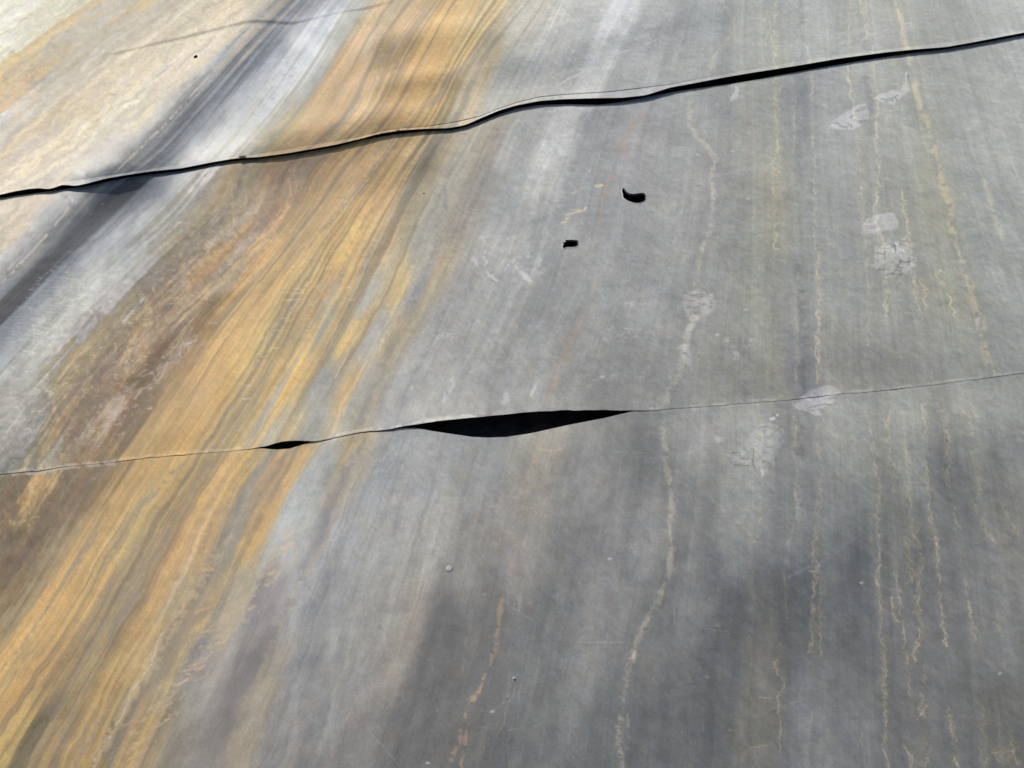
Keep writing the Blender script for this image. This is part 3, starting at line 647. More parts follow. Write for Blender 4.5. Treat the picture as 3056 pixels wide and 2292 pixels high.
    lines = [
        ([(2318,0),(2312,90),(2316,200),(2315,330),(2318,420),(2316,520),(2310,600),(2308,680),(2316,750)], 17, .40), ([(2365,180),(2366,300),(2372,420),(2366,460)], 9, .3),
        ([(2285,30),(2290,140)], 12, .3), ([(2412,20),(2410,140),(2425,220),(2425,320),(2428,420),(2430,520),(2432,640),(2435,750)], 7, .45),
        ([(2440,750),(2442,820),(2445,900),(2440,1000),(2442,1100),(2440,1150)], 9, .6),
        ([(2440,1250),(2442,1330),(2452,1400),(2445,1480),(2440,1550)], 10, .55), ([(2440,1560),(2430,1620),(2432,1680),(2430,1740),(2428,1800),(2424,1840),(2430,1900),(2420,1950)], 11, .95),
        ([(2448,1680),(2450,1780),(2448,1860),(2450,1920),(2452,1980)], 5, .8), ([(2425,2090),(2418,2180),(2410,2250),(2405,2292)], 7, .5), ([(2448,2200),(2450,2230)], 5, .7),
        ([(2370,1240),(2378,1290),(2368,1340),(2380,1400),(2372,1470),(2380,1540),(2366,1570),(2358,1600),(2352,1640),(2340,1690),(2344,1740),(2345,1800),(2350,1840),(2330,1900),(2328,1960),(2310,1990),(2345,2040),(2325,2080),(2330,2150),(2332,2280)], 6, .75),
        ([(2372,800),(2378,860),(2376,920),(2382,990),(2380,1080),(2378,1140)], 6, .55),
        ([(2258,1240),(2270,1290),(2262,1340),(2276,1420),(2268,1480),(2274,1540),(2270,1570),(2255,1600)], 7, .55),
        ([(2540,0),(2536,80),(2530,200),(2545,290),(2556,380),(2560,440),(2570,500),(2575,620),(2580,700),(2588,780),(2592,850),(2596,940),(2590,1010),(2598,1050)], 7, .55),
        ([(2590,1240),(2600,1300),(2610,1350),(2615,1430),(2622,1500),(2618,1560),(2624,1650),(2620,1730),(2630,1810),(2628,1860),(2638,1950),(2640,2040),(2643,2110),(2640,2220),(2650,2292)], 8, .85),
        ([(2585,0),(2590,60),(2600,130),(2610,250),(2620,330),(2615,430),(2625,540),(2612,620),(2620,680),(2640,760),(2645,850),(2650,880),(2640,950)], 10, .5),
        ([(2660,1220),(2648,1260),(2655,1350),(2668,1420),(2660,1470)], 9, .6), ([(2700,1240),(2695,1300),(2705,1350),(2715,1400),(2705,1440),(2720,1500),(2725,1560),(2735,1620),(2748,1680),(2740,1760),(2735,1810),(2745,1860),(2750,1900),(2728,1940),(2726,1980)], 14, .85),
        ([(2672,1700),(2680,1760),(2690,1820),(2695,1880),(2700,1930),(2705,1970),(2712,2080)], 8, .75), ([(2660,1780),(2668,1830),(2672,1850),(2690,1858)], 8, .85),
        ([(2700,1600),(2712,1650),(2718,1700),(2712,1750)], 13, .8), ([(2740,1550),(2730,1590),(2750,1640)], 16, .6), ([(2730,2060),(2748,2090),(2760,2110),(2750,2150)], 18, .7), ([(2750,2200),(2765,2240),(2755,2292)], 20, .8), ([(2690,2190),(2698,2230),(2720,2260),(2712,2292)], 8, .7),
        ([(2620,2010),(2640,2080),(2645,2150)], 6, .5),
        ([(2570,0),(2578,60),(2592,120)], 8, .6), ([(2660,570),(2668,620),(2672,680)], 7, .55), ([(2692,570),(2700,640),(2712,700),(2718,760),(2730,850),(2735,900),(2752,960)], 8, .6),
        ([(2750,830),(2765,880),(2760,930)], 13, .5), ([(2800,800),(2812,830),(2830,870),(2842,930),(2848,950)], 16, .55), ([(2752,1200),(2760,1260),(2758,1330),(2766,1420),(2770,1500),(2778,1560)], 9, .7),
        ([(2798,1190),(2812,1240),(2825,1290),(2830,1350),(2820,1400),(2835,1470),(2845,1540),(2862,1590)], 11, .7), ([(2778,1540),(2790,1610),(2800,1680),(2805,1760),(2812,1840),(2822,1900),(2828,1930)], 9, .9),
        ([(2880,1210),(2895,1260),(2890,1300)], 18, .5), ([(2918,1330),(2905,1380),(2925,1430),(2915,1500),(2930,1540),(2940,1590),(2960,1600),(2970,1620)], 15, .65),
        ([(2880,1720),(2890,1800),(2905,1880),(2912,1920)], 9, .65), ([(2965,1820),(2985,1850),(2980,1890),(2970,1850)], 22, .4), ([(2830,2110),(2845,2190),(2850,2260),(2858,2292)], 11, .75),
        ([(2930,2100),(2940,2200),(2945,2292)], 18, .45), ([(3020,2180),(3030,2260),(3035,2292)], 16, .75), ([(2960,2250),(3000,2240),(2990,2280)], 28, .55), ([(2990,1500),(3020,1560),(3040,1600)], 12, .4),
        ([(2760,1980),(2762,2040)], 6, .5), ([(2570,2180),(2574,2230)], 6, .5), ([(2240,2230),(2300,2225)], 5, .5), ([(2270,2080),(2300,2085)], 14, .5), ([(2205,1610),(2280,1620)], 5, .5)]
    for k, (g, w, a) in enumerate(lines):
        a = min(1, a * 1.25) if g[0][1] < 1150 else a * .62
        st(g, w * 2.6, (1.0, .07, .055, .012), a * .5, 8, 30, .15, soft=1, seed=430 + k)
        st(g, w * .9 + 2, lace, a * .5, 8, 12, .42, soft=.6, seed=30 + k, edge=.5)
        gp = np.array(g, float)
        L = np.concatenate([[0], np.cumsum(np.hypot(*np.diff(gp, axis=0).T))])
        for rep in range(2 if w > 7 else 1):
            q, d = [], rnd.uniform(0, 8)
            off = 0
            while d < L[-1]:
                off = .45 * off + rnd.gauss(0, .36) * w
                q.append((float(np.interp(d, L, gp[:, 0])) + off + (rep * .5 - .25) * w, float(np.interp(d, L, gp[:, 1]))))
                d += rnd.uniform(3, 11)
                if rnd.random() < .13:
                    if len(q) > 2:
                        st(q, rnd.uniform(2.0, 3.4), lace2, a * rnd.uniform(.2, .8), 3, 8, 0, soft=.4, seed=k, taper=False)
                    q = []; d += rnd.choice([3, 6, 10, 30])
            if len(q) > 2:
                st(q, 2.6, lace2, a * .7, 2, 9, 0, soft=.4, seed=k, taper=False)
    # dark bare lanes beside them
    for g, w, a in [([(2395,0),(2390,200),(2388,400),(2392,560)], 26, .25), ([(2386,780),(2392,900),(2395,1000),(2400,1180)], 26, .45), ([(2388,1230),(2388,1350),(2392,1480),(2395,1560)], 26, .45),
                    ([(2365,1700),(2350,1900),(2345,2100)], 40, .3), ([(2575,180),(2595,300),(2600,420)], 28, .3), ([(2680,800),(2690,880)], 30, .25), ([(2220,980),(2228,1100),(2225,1190)], 26, .35), ([(2640,1600),(2650,1800),(2660,1900)], 26, .4), ([(2200,2200),(2220,2292)], 50, .3)]:
        st(g, w, DARK, a, 8, 30, .05, soft=.9, seed=int(g[0][0]) % 53)
    # broad ochre trail on the far right
    och = (1.0, .29, .22, .06)
    st([(2668,0),(2690,60),(2705,140),(2730,250),(2755,340),(2785,440),(2815,560),(2840,660),(2862,760)], [13, 16, 22, 20], och, .55, 5, 40, .08, soft=.7, seed=71)
    st([(2862,750),(2885,830),(2905,900),(2925,970),(2945,1060),(2968,1115)], [20, 24, 26], och, .5, 5, 40, .12, soft=.7, seed=72)
    st([(2955,1160),(2970,1260),(3000,1330),(3010,1380)], 26, (.24,.21,.14), .4, 5, 40, .1, soft=.8, seed=73)
    st([(2935,530),(2960,620),(2990,720)], 16, och, .35, 5, 40, .2, soft=.8, seed=74)
    st([(2190,560),(2240,480),(2225,380),(2220,300),(2190,340)], 14, TAN, .25, 6, 40, .3, seed=75)
    st([(2195,345),(2240,380),(2255,410),(2235,440),(2245,480)], 14, TAN, .35, 6, 30, .2, seed=76)
    # drops
    for x, y, w in [(2486,243,8), (2458,312,14), (2645,534,12), (1918,1125,8), (2205,1560,7), (2140,1865,14), (2242,1740,8), (2110,2020,10), (2178,2178,8), (1515,2075,10), (1580,1800,6), (2495,1215,5), (2360,960,7), (2262,1600,8)]:
        st([(x - 2, y), (x + 2, y + 1)], w, (1.0,.12,.09,.05), .65, 3, 12, 0, seed=int(x) % 31, taper=False)
    for x, y in [(2188,452), (2233,593), (2320,744), (2140,1000), (2225,925), (2232,395), (2140,310), (2570,1740), (1820,1667), (1533,2024), (1469,2124), (1275,2277), (2985,2010)]:
        st([(x - 3, y + 1), (x + 3, y - 1)], 5, WHITE, .75, 2, 12, 0, seed=int(x) % 31, taper=False)
    # --- boot prints and scuffs: paler, smoother film with tread lines
    def lines_dark(o, s, segs, w=3.2, a=.8):
        for g in segs:
            st(c1(o, s, g), w, (.42, 0, 0, 0), a, 1.5, 20, 0, soft=.3, seed=9)
    pr = dict(soft=3, noise=3, rough=.5)
    bl(c1(C_, S, [(920,835),(960,790),(1040,730),(1120,690),(1170,690),(1195,750),(1180,800),(1120,840),(1050,862),(980,852)]), PRINT, .75, seed=1, **pr)
    lines_dark(C_, S, [[(940,810),(990,815),(1000,835),(1045,840)], [(1050,815),(1045,860)], [(1065,820),(1080,845)], [(1090,740),(1170,715)], [(1100,725),(1165,700)], [(1120,800),(1180,795)], [(1120,812),(1165,805)], [(1060,780),(1090,760)]])
    st(c1(C_, S, [(1110,700),(1165,690)]), 6, (.5,.5,.5), .8, 2, 20, .2, seed=3)
    bl(c1(C_, S, [(1220,650),(1260,620),(1330,600),(1390,595),(1425,545),(1432,475),(1450,470),(1445,545),(1462,595),(1400,640),(1360,685),(1270,672)]), PRINT, .85, seed=2, **pr)
    lines_dark(C_, S, [[(1260,655),(1330,650),(1390,625)], [(1290,665),(1330,662)], [(1335,655),(1345,670)], [(1360,640),(1375,665)], [(1446,480),(1444,540)]])
    st(c1(C_, S, [(285,560),(310,590),(300,630),(270,665)]), [10, 20, 10], PRINT, .8, 2, 20, 0, seed=4, rough=.5)
    lines_dark(C_, S, [[(295,560),(297,600),(270,640)]])
    bl(c1(C_, S, [(1150,1490),(1175,1440),(1250,1412),(1340,1405),(1385,1450),(1388,1500),(1320,1520),(1260,1525),(1180,1550),(1155,1530)]), PRINT, .75, seed=3, **pr)
    lines_dark(C_, S, [[(1150,1490),(1190,1500),(1210,1490)], [(1160,1510),(1240,1500)], [(1190,1470),(1200,1450)], [(1245,1450),(1250,1475)]], 2.6, .6)
    ang = np.linspace(0, 2 * math.pi, 18)[:-1]
    bl([(2666 + (62 + 9 * math.sin(2.3 * a)) * math.cos(a), 776 + (55 + 6 * math.cos(3 * a)) * math.sin(a)) for a in ang], PRINT, .62, seed=4, soft=7, noise=9, rough=.5, brk=.2)
    lines_dark(F_, S, [[(1400,45),(1385,90),(1350,140),(1290,165)], [(1395,70),(1440,75),(1490,55)], [(1375,105),(1410,110)], [(1365,125),(1400,130)], [(1345,145),(1410,155)], [(1300,-20),(1290,60)], [(1240,10),(1290,20)], [(1360,-40),(1365,20)], [(1250,120),(1290,125)], [(1330,-50),(1370,-30)]], 4, .8)
    bl(c1(C_, S, [(1270,1650),(1330,1610),(1440,1600),(1460,1640),(1400,1680)]), PRINT, .6, seed=5, **pr)
    lines_dark(C_, S, [[(1350,1600),(1365,1659)], [(1280,1640),(1350,1630)], [(1390,1610),(1440,1620)]], 3.4, .7)
    st(c1(C_, S, [(1400,1580),(1435,1577)]), 5, (.5,.5,.52), .8, 1, 20, 0, seed=3)
    bl([(2079 + (52 + 8 * math.sin(2 * a)) * math.cos(a), 905 + 42 * math.sin(a)) for a in ang], (1.2, .08, .07, .075), .75, seed=6, soft=7, noise=9, rough=.5, brk=.2)
    lines_dark((1976,810), 1, [[(60,60),(90,72),(120,66)], [(100,60),(106,80),(122,78)], [(50,84),(100,88)], [(120,50),(140,70)], [(70,100),(90,106)]], 3, .5)
    st([(2085,940),(2060,975),(2045,1010),(2040,1060),(2060,1090)], [22, 16, 22, 16], PRINT, .6, 3, 20, .1, seed=11, rough=.5)
    st([(2020,1040),(2050,1030),(2062,1070)], 16, PRINT, .5, 3, 20, .1, seed=12)
    bl(c1(F_, S, [(735,975),(800,912),(900,885),(980,900),(1000,935),(930,965),(800,985)]), PRINT, .8, seed=7, **pr)
    bl(c1(F_, S, [(680,1012),(740,990),(860,975),(985,985),(900,1020),(860,1045),(880,1090),(800,1065),(730,1050)]), PRINT, .8, seed=8, **pr)
    lines_dark(F_, S, [[(790,1030),(850,1015),(950,1005)], [(780,1045),(830,1050)], [(870,1010),(830,1030)]], 3, .7)
    bl(c1(F_, S, [(250,1370),(270,1330),(340,1320),(380,1200),(500,1120),(610,1160),(640,1220),(600,1330),(560,1420),(480,1470),(430,1410),(330,1400)]), PRINT, .36, seed=9, soft=6, noise=8, rough=.5, brk=.35)
    lines_dark(F_, S, [[(270,1335),(330,1330),(345,1370),(420,1375)], [(430,1300),(420,1400),(440,1440)], [(470,1160),(520,1150)], [(560,1200),(610,1150)], [(480,1380),(540,1400)], [(300,1410),(400,1415)]], 3.2, .7)
    st(c1(F_, S, [(535,1110),(570,1100)]), 9, (.55,.55,.55), .9, 1, 20, 0, seed=3)
    st(c1(F_, S, [(575,1083),(590,1081)]), 6, (.5,.5,.5), .9, 1, 20, 0, seed=3)
    st(c1(F_, S, [(480,1440),(490,1480)]), 6, (.5,.5,.5), .7, 1, 20, 0, seed=3)
    st(c1(F_, S, [(240,570),(270,640),(330,710)]), [24, 30, 24], PRINT, .55, 3, 30, .1, seed=13)
    st(c1(F_, S, [(190,600),(240,590)]), 22, (.27,.24,.19), .5, 4, 20, .2, seed=14)
    st(c1(F_, S, [(-100,990),(60,950),(180,930),(240,880),(235,820)]), 22, (.22,.22,.22), .5, 5, 30, .2, seed=15)
    st(c1(F_, S, [(100,1230),(180,1180),(230,1120)]), 14, (.24,.22,.19), .45, 5, 30, .25, seed=16)
    st(c1(F_, S, [(180,1260),(215,1200)]), 18, PRINT, .5, 3, 20, .1, seed=16)
    for g, w, a in [([(980,0),(1010,120),(1020,180)], 18, .6), ([(1040,160),(1080,190),(1105,250)], 24, .6), ([(1100,-20),(1120,130)], 12, .6), ([(1130,110),(1160,60),(1150,0)], 8, .5), ([(1160,30),(1220,130),(1300,215)], 20, .5), ([(900,40),(950,90)], 14, .4), ([(1280,0),(1270,40)], 14, .35)]:
        st(c1(E_, S, g), w * .62, (1.25, .22, .225, .24), a * .95, 3, 14, .03, seed=int(w), rough=.52)
    st(c1(B_, S, [(1095,1540),(1105,1600),(1100,1659)]), 14, (.34,.345,.36), .6, 3, 20, .1, seed=2)
    st(c1(B_, S, [(940,1540),(990,1590)]), 12, PALE, .4, 3, 20, .2, seed=3)
    bl(c1(B_, S, [(1405,700),(1455,695),(1482,745),(1420,745),(1388,765)]), (.46,.47,.5), .75, seed=4, soft=3, noise=4, brk=.7)
    st(c1(B_, S, [(1010,1370),(1060,1385)]), 10, (.36,.36,.37), .5, 3, 20, .1, seed=2)
    for g in ([(0,985),(55,1000)], [(0,1000),(70,1020)], [(-40,1000),(20,1030)], [(-90,1010),(-20,1005)]):
        st(c1(C_, S, g), 7, (.42,.42,.42), .6, 3, 15, .2, seed=5)
    for k in range(26):
        st(c1(C_, S, [(-140 + rnd.uniform(0, 190), 965 + rnd.uniform(0, 70)), (-110 + rnd.uniform(0, 190), 970 + rnd.uniform(0, 70))]), 3, (.38,.38,.38), .3, 2, 15, .3, seed=k)
    bl(c1(C_, S, [(960,350),(1060,290),(1200,240),(1340,190),(1440,175),(1445,240),(1330,290),(1250,275),(1180,325),(1080,358)]), (.36,.355,.345), .6, seed=10, soft=5, noise=6, rough=.52, brk=.55)
    for k in range(26):
        t = rnd.random(); x = 960 + 470 * t; y = 340 - 150 * t + rnd.gauss(0, 18)
        st(c1(C_, S, [(x, y), (x + rnd.uniform(30, 90), y - rnd.uniform(8, 34))]), rnd.uniform(3, 5), (.46,.45,.43), .6, 2, 20, .15, seed=k)
    bl(c1(C_, S, [(985,235),(1005,205),(1090,190),(1240,170),(1230,195),(1130,215),(1040,240)]), (.38,.38,.375), .65, seed=11, soft=3, noise=4)
    for k in range(7):
        st(c1(C_, S, [(2070, 350 + 9 * k), (2130, 338 + 10 * k), (2212 + 60, 322 + 11 * k)]), 4, (.46,.46,.45), .6, 2, 20, .1, seed=k)
    bl(c1(C_, S, [(215,460),(230,440),(385,438),(380,452),(290,470)]), (.38,.38,.38), .6, seed=12, soft=3, noise=4, brk=.6)
    bl(c1(C_, S, [(320,330),(390,300),(480,330),(450,390),(370,400)]), (.31,.31,.3), .4, seed=13, soft=6, noise=8, brk=.4)
    # light tracks low centre
    st(c1(H_, S, [(1020,270),(1080,300),(1130,400),(1150,500),(1160,620)]), [30, 24, 22], (.145,.145,.15), .75, 3, 40, .02, seed=21, rough=.52)
    st(c1(H_, S, [(1110,180),(1160,260),(1190,360),(1205,480),(1215,620)]), [26, 20, 14], (.15,.15,.155), .7, 3, 40, .02, seed=22, rough=.52)
    st(c1(H_, S, [(1850,0),(1870,90),(1890,150)]), 16, (.16,.165,.18), .6, 3, 30, .05, seed=23)
    st(c1(H_, S, [(1790,80),(1840,120)]), 12, (.15,.155,.17), .5, 3, 30, .05, seed=24)
    for g, w in [([(780,830),(765,900),(740,950),(715,1010)], 16), ([(512,880),(490,930),(468,975)], 10), ([(1125,920),(1135,970),(1110,1020)], 14), ([(1322,860),(1310,920),(1295,955)], 8), ([(320,570),(300,630),(288,670)], 4)]:
        st(c1(E_, S, g), w, (1.25, .12, .125, .14), .6, 3, 25, .05, seed=int(w))
    for o, g, rx, ry, n in [(E_, (1950,350), 60, 20, 20), (E_, (1900,550), 110, 50, 40), (E_, (1800,830), 130, 40, 26), (E_, (690,560), 90, 40, 26), (F_, (380,610), 110, 30, 24), (E_, (300,1400), 90, 90, 26), (H_, (1950,200), 60, 60, 10)]:
        for k in range(n):
            x = g[0] + rnd.gauss(0, rx * .6); y = g[1] + rnd.gauss(0, ry * .6)
            st(c1(o, S, [(x, y), (x + rnd.uniform(10, 50), y - rnd.uniform(-8, 26))]), rnd.uniform(2.5, 6), (1.2, .10, .10, .105), rnd.uniform(.2, .45), 2, 15, .15, seed=k)
    # pale smudges
    for g, w, a in [([(830,1960),(880,2030),(940,2080),(960,2040)], 44, .3), ([(850,2080),(900,2100)], 40, .25), ([(2390,2130),(2420,2170)], 70, .22), ([(2240,1790),(2260,1840)], 40, .2), ([(1920,1300),(2030,1330)], 40, .12)]:
        st(g, w, (.2,.215,.235), a, 14, 30, .1, soft=1, seed=int(w))
    # --- crease scratches
    st([(1655,260),(1700,232),(1760,205),(1830,165),(1900,140),(1990,105)], 5, (.5,.5,.49), .75, 3, 25, .15, seed=31)
    for k in range(34):
        t = rnd.random(); x = 1660 + 330 * t; y = 255 - 148 * t
        st([(x, y), (x + rnd.uniform(-2, 2), y + rnd.uniform(8, 30))], 2.4, (.42,.42,.42), .45, 1, 15, .1, seed=k)
    st([(1520,440),(1560,465),(1585,485),(1640,455),(1672,440)], 4, (.4,.4,.4), .55, 3, 20, .25, seed=32)
    st([(2010,540),(2130,525),(2260,500),(2330,485),(2470,465),(2600,455),(2740,458)], 8, (.30,.30,.29), .5, 4, 30, .3, seed=33)
    st([(2750,200),(2830,192),(2900,183)], 5, (.38,.38,.37), .6, 3, 30, .15, seed=34)
    st([(2430,1690),(2480,1660),(2560,1600),(2640,1540)], 6, (.2,.205,.215), .5, 3, 30, .1, seed=35)
    st([(2350,1725),(2420,1690)], 8, (.18,.185,.195), .5, 3, 30, .1, seed=36)
    for g in ([(2170,1010),(2230,1000),(2300,985)], [(1500,1110),(1600,1120),(1720,1190)], [(1960,1290),(2080,1340)], [(1870,1080),(1920,1020)], [(1550,1105),(1450,1100),(1390,1120)]):
        st(g, 4, (.24,.24,.23), .4, 4, 30, .2, seed=37)
    for k in range(9):
        st([(2205 + k * 13, 1020 + k * -1), (2212 + k * 13, 1042 - k)], 2.6, (.28,.28,.27), .45, 1, 15, .05, seed=k)
    # dashed line of drops
    for k in range(16):
        st([(1725 + k * 8.5, 1917), (1727 + k * 8.5, 1917)], 3.2, (.4,.39,.34), .5, 0, 15, 0, seed=k, taper=False)
    # random specks and hairline scratches
    for k in range(240):
        x = rnd.uniform(900, 3056); y = rnd.uniform(0, 2292)
        st([(x, y), (x + rnd.uniform(1, 5), y)], rnd.uniform(1.8, 3.6), rnd.choice([(.38,.3,.2), (.36,.36,.36), (.07,.07,.07), (.3,.27,.2)]), rnd.uniform(.2, .55), 0, 15, 0, seed=k, taper=False)
    for k in range(150):
        x = rnd.uniform(1100, 3056); y = rnd.uniform(150, 2250); l = rnd.uniform(20, 130); an = rnd.choice([rnd.gauss(1.62, .14), rnd.gauss(.05, .12), rnd.uniform(-.9, .9)])
        st([(x, y), (x + l * .5 * math.cos(an) + rnd.uniform(-5, 5), y + l * .5 * math.sin(an)), (x + l * math.cos(an), y + l * math.sin(an))], 2.4, (.27,.27,.265), rnd.uniform(.15, .38), 2, 30, .15, seed=k)
    for k in range(90):
        x = rnd.uniform(0, 900); y = rnd.uniform(0, 700)
        st([(x, y), (x + rnd.uniform(4, 16), y - rnd.uniform(2, 9))], rnd.uniform(2.5, 5), (.15,.14,.13), rnd.uniform(.3, .7), 3, 12, .1, seed=k)

# ------------------------------------------------------------------ torn holes (survey px outlines)
def smooth_loop(p, n=3):
    p = np.array(p, float)
    for _ in range(n):
        q = np.roll(p, -1, 0)
        p = np.stack([p * .75 + q * .25, p * .25 + q * .75], 1).reshape(-1, 2)
    return p
def z4(x0, y0, s, pts):
    return [(x0 + x / s, y0 + y / s) for x, y in pts]
HOLES = [
    (1, smooth_loop(z4(1600, 500, 5.53, [(1428,345),(1455,352),(1485,398),(1530,432),(1600,446),(1690,432),(1760,424),(1803,440),(1808,480),(1800,500),(1808,525),(1780,565),(1700,590),(1620,588),(1530,560),(1460,520),(1430,480),(1440,455),(1424,420),(1420,370)]), 2),
     "large curved torn hole in the grey liner, shaped like a banana"),
    (1, smooth_loop(z4(1600, 500, 5.53, [(470,1208),(560,1200),(680,1205),(694,1230),(684,1255),(692,1285),(670,1305),(590,1320),(520,1316),(480,1325),(455,1340),(438,1325),(445,1285),(462,1268),(436,1250),(438,1238),(470,1245),(492,1228)]), 1),
     "smaller blocky torn hole with a forked left end, nearer than the curved one"),
    (0, smooth_loop(z4(500, 100, 11.06, [(850,745),(900,735),(945,700),(985,720),(1000,765),(985,800),(920,822),(860,838),(880,800)]), 2),
     "small black hole alone in the cream stained far sheet"),
]
def loop_sd(x, y, P):
    best = np.full(x.shape, 1e9); ins = np.zeros(x.shape, bool); nx = x.copy(); ny = y.copy()
    for i in range(len(P)):
        ax, ay = P[i]; bx, by = P[(i + 1) % len(P)]
        dx, dy = bx - ax, by - ay
        t = np.clip(((x - ax) * dx + (y - ay) * dy) / (dx * dx + dy * dy + 1e-9), 0, 1)
        qx, qy = ax + t * dx, ay + t * dy
        d = np.hypot(x - qx, y - qy); m = d < best
        best = np.where(m, d, best); nx = np.where(m, qx, nx); ny = np.where(m, qy, ny)
        if dy != 0:
            ins ^= ((ay > y) != (by > y)) & (x < (bx - ax) * (y - ay) / dy + ax)
    return np.where(ins, -best, best), nx, ny

# ------------------------------------------------------------------ materials
def nodes(mat):
    mat.use_nodes = True
    nt = mat.node_tree
    nt.nodes.clear()
    out = nt.nodes.new("ShaderNodeOutputMaterial")
    b = nt.nodes.new("ShaderNodeBsdfPrincipled")
    nt.links.new(b.outputs[0], out.inputs[0])
    return nt, b

def liner_material():
    mat = bpy.data.materials.new("stained_liner")
    nt, b = nodes(mat)
    N, L = nt.nodes.new, nt.links.new
    at = N("ShaderNodeAttribute"); at.attribute_name = "stain"
    ar = N("ShaderNodeAttribute"); ar.attribute_name = "film"
    geo = N("ShaderNodeNewGeometry")
    uv = N("ShaderNodeUVMap"); uv.uv_map = "flow"
    # fine mottling in metres
    n1 = N("ShaderNodeTexNoise"); n1.inputs['Scale'].default_value = 210; n1.inputs['Detail'].default_value = 4; n1.inputs['Roughness'].default_value = .72
    L(geo.outputs['Position'], n1.inputs['Vector'])
    n2 = N("ShaderNodeTexNoise"); n2.inputs['Scale'].default_value = 38; n2.inputs['Detail'].default_value = 5; n2.inputs['Roughness'].default_value = .65
    L(geo.outputs['Position'], n2.inputs['Vector'])
    mp = N("ShaderNodeMapping"); mp.inputs['Scale'].default_value = (170, 9, 1)
    L(uv.outputs[0], mp.inputs['Vector'])
    n3 = N("ShaderNodeTexNoise"); n3.inputs['Scale'].default_value = 1.0; n3.inputs['Detail'].default_value = 3
    L(mp.outputs[0], n3.inputs['Vector'])
    def mrange(src, lo, hi):
        m = N("ShaderNodeMapRange"); m.inputs['From Min'].default_value = .25; m.inputs['From Max'].default_value = .75
        m.inputs['To Min'].default_value = lo; m.inputs['To Max'].default_value = hi
        L(src, m.inputs['Value']); return m.outputs[0]
    m1 = mrange(n1.outputs['Fac'], .88, 1.12); m2 = mrange(n2.outputs['Fac'], .91, 1.09); m3 = mrange(n3.outputs['Fac'], .95, 1.05)
    x1 = N("ShaderNodeMath"); x1.operation = 'MULTIPLY'; L(m1, x1.inputs[0]); L(m2, x1.inputs[1])
    x2 = N("ShaderNodeMath"); x2.operation = 'MULTIPLY'; L(x1.outputs[0], x2.inputs[0]); L(m3, x2.inputs[1])
    vm = N("ShaderNodeVectorMath"); vm.operation = 'SCALE'
    L(at.outputs['Color'], vm.inputs[0]); L(x2.outputs[0], vm.inputs['Scale'])
    L(vm.outputs[0], b.inputs['Base Color'])
    r1 = mrange(n2.outputs['Fac'], -.05, .05)
    ra = N("ShaderNodeMath"); ra.operation = 'ADD'; L(ar.outputs['Fac'], ra.inputs[0]); L(r1, ra.inputs[1])
    L(ra.outputs[0], b.inputs['Roughness'])
    b.inputs['IOR'].default_value = 1.5
    b.inputs['Specular IOR Level'].default_value = .42
    b.inputs['Sheen Weight'].default_value = .22      # loose dust on weathered plastic
    b.inputs['Sheen Roughness'].default_value = .45
    hs = N("ShaderNodeMath"); hs.operation = 'MULTIPLY_ADD'; L(n2.outputs['Fac'], hs.inputs[0]); hs.inputs[1].default_value = 2.2; L(n1.outputs['Fac'], hs.inputs[2])
    bp = N("ShaderNodeBump"); bp.inputs['Strength'].default_value = .2; bp.inputs['Distance'].default_value = .0016
    L(hs.outputs[0], bp.inputs['Height']); L(bp.outputs[0], b.inputs['Normal'])
    return mat

def plain_material(name, col, rough, noise=.25, scale=60, bump=.001, spec=None):
    mat = bpy.data.materials.new(name)
    nt, b = nodes(mat)
    N, L = nt.nodes.new, nt.links.new
    geo = N("ShaderNodeNewGeometry")
    n = N("ShaderNodeTexNoise"); n.inputs['Scale'].default_value = scale; n.inputs['Detail'].default_value = 5
    L(geo.outputs['Position'], n.inputs['Vector'])
    cr = N("ShaderNodeValToRGB")
    cr.color_ramp.elements[0].position = .3; cr.color_ramp.elements[1].position = .7
    cr.color_ramp.elements[0].color = (*[c * (1 - noise) for c in col], 1)
    cr.color_ramp.elements[1].color = (*[min(1, c * (1 + noise)) for c in col], 1)
    L(n.outputs['Fac'], cr.inputs[0]); L(cr.outputs[0], b.inputs['Base Color'])
    b.inputs['Roughness'].default_value = rough
    if spec is not None:
        b.inputs['Specular IOR Level'].default_value = spec
    bp = N("ShaderNodeBump"); bp.inputs['Strength'].default_value = .5; bp.inputs['Distance'].default_value = bump
    L(n.outputs['Fac'], bp.inputs['Height']); L(bp.outputs[0], b.inputs['Normal'])
    return mat

LINER = liner_material()
SOIL = plain_material("gap_shade_soil", (.012, .009, .008), .9, .5, 25, .01, .1)  # soil made near-black: the deep shade of the gaps sits in its colour
FARSOIL = plain_material("dry_soil", (.16, .13, .09), .95, .35, 3, .02, .2)
EDGE = plain_material("black_liner_core", (.07, .07, .07), .8, .2, 90, .0005, .2)
LIP = plain_material("torn_lip", (.30, .30, .29), .5, .2, 150, .0004)
UNDER = plain_material("added_underlayer", (.075, .055, .05), .6, .6, 45, .006, .4)
GRIT = plain_material("dark_grit", (.012, .010, .009), .6, .4, 200, .001, .3)
CHALK = plain_material("white_dropping", (.36, .37, .36), .85, .12, 260, .0008, .3)
MUD = plain_material("dried_mud", (.40, .33, .22), .9, .25, 260, .001, .3)

# ------------------------------------------------------------------ sheets
def tag(o, label=None, cat=None, group=None, kind=None):
    if label: o['label'] = label
    if cat: o['category'] = cat
    if group: o['group'] = group
    if kind: o['kind'] = kind
    return o

def spread(lo, a, b, hi, step, grow=1.25, cap=260):
    """fine between a and b, ever coarser outside"""
    core = list(np.arange(a, b + .01, step))
    l, s, x = [], step, a
    while x > lo:
        s = min(s * grow, cap); x -= s; l.append(max(x, lo))
    r, s, x = [], step, b
    while x < hi:
        s = min(s * grow, cap); x += s; r.append(min(x, hi))
    return np.array(l[::-1] + core + r)

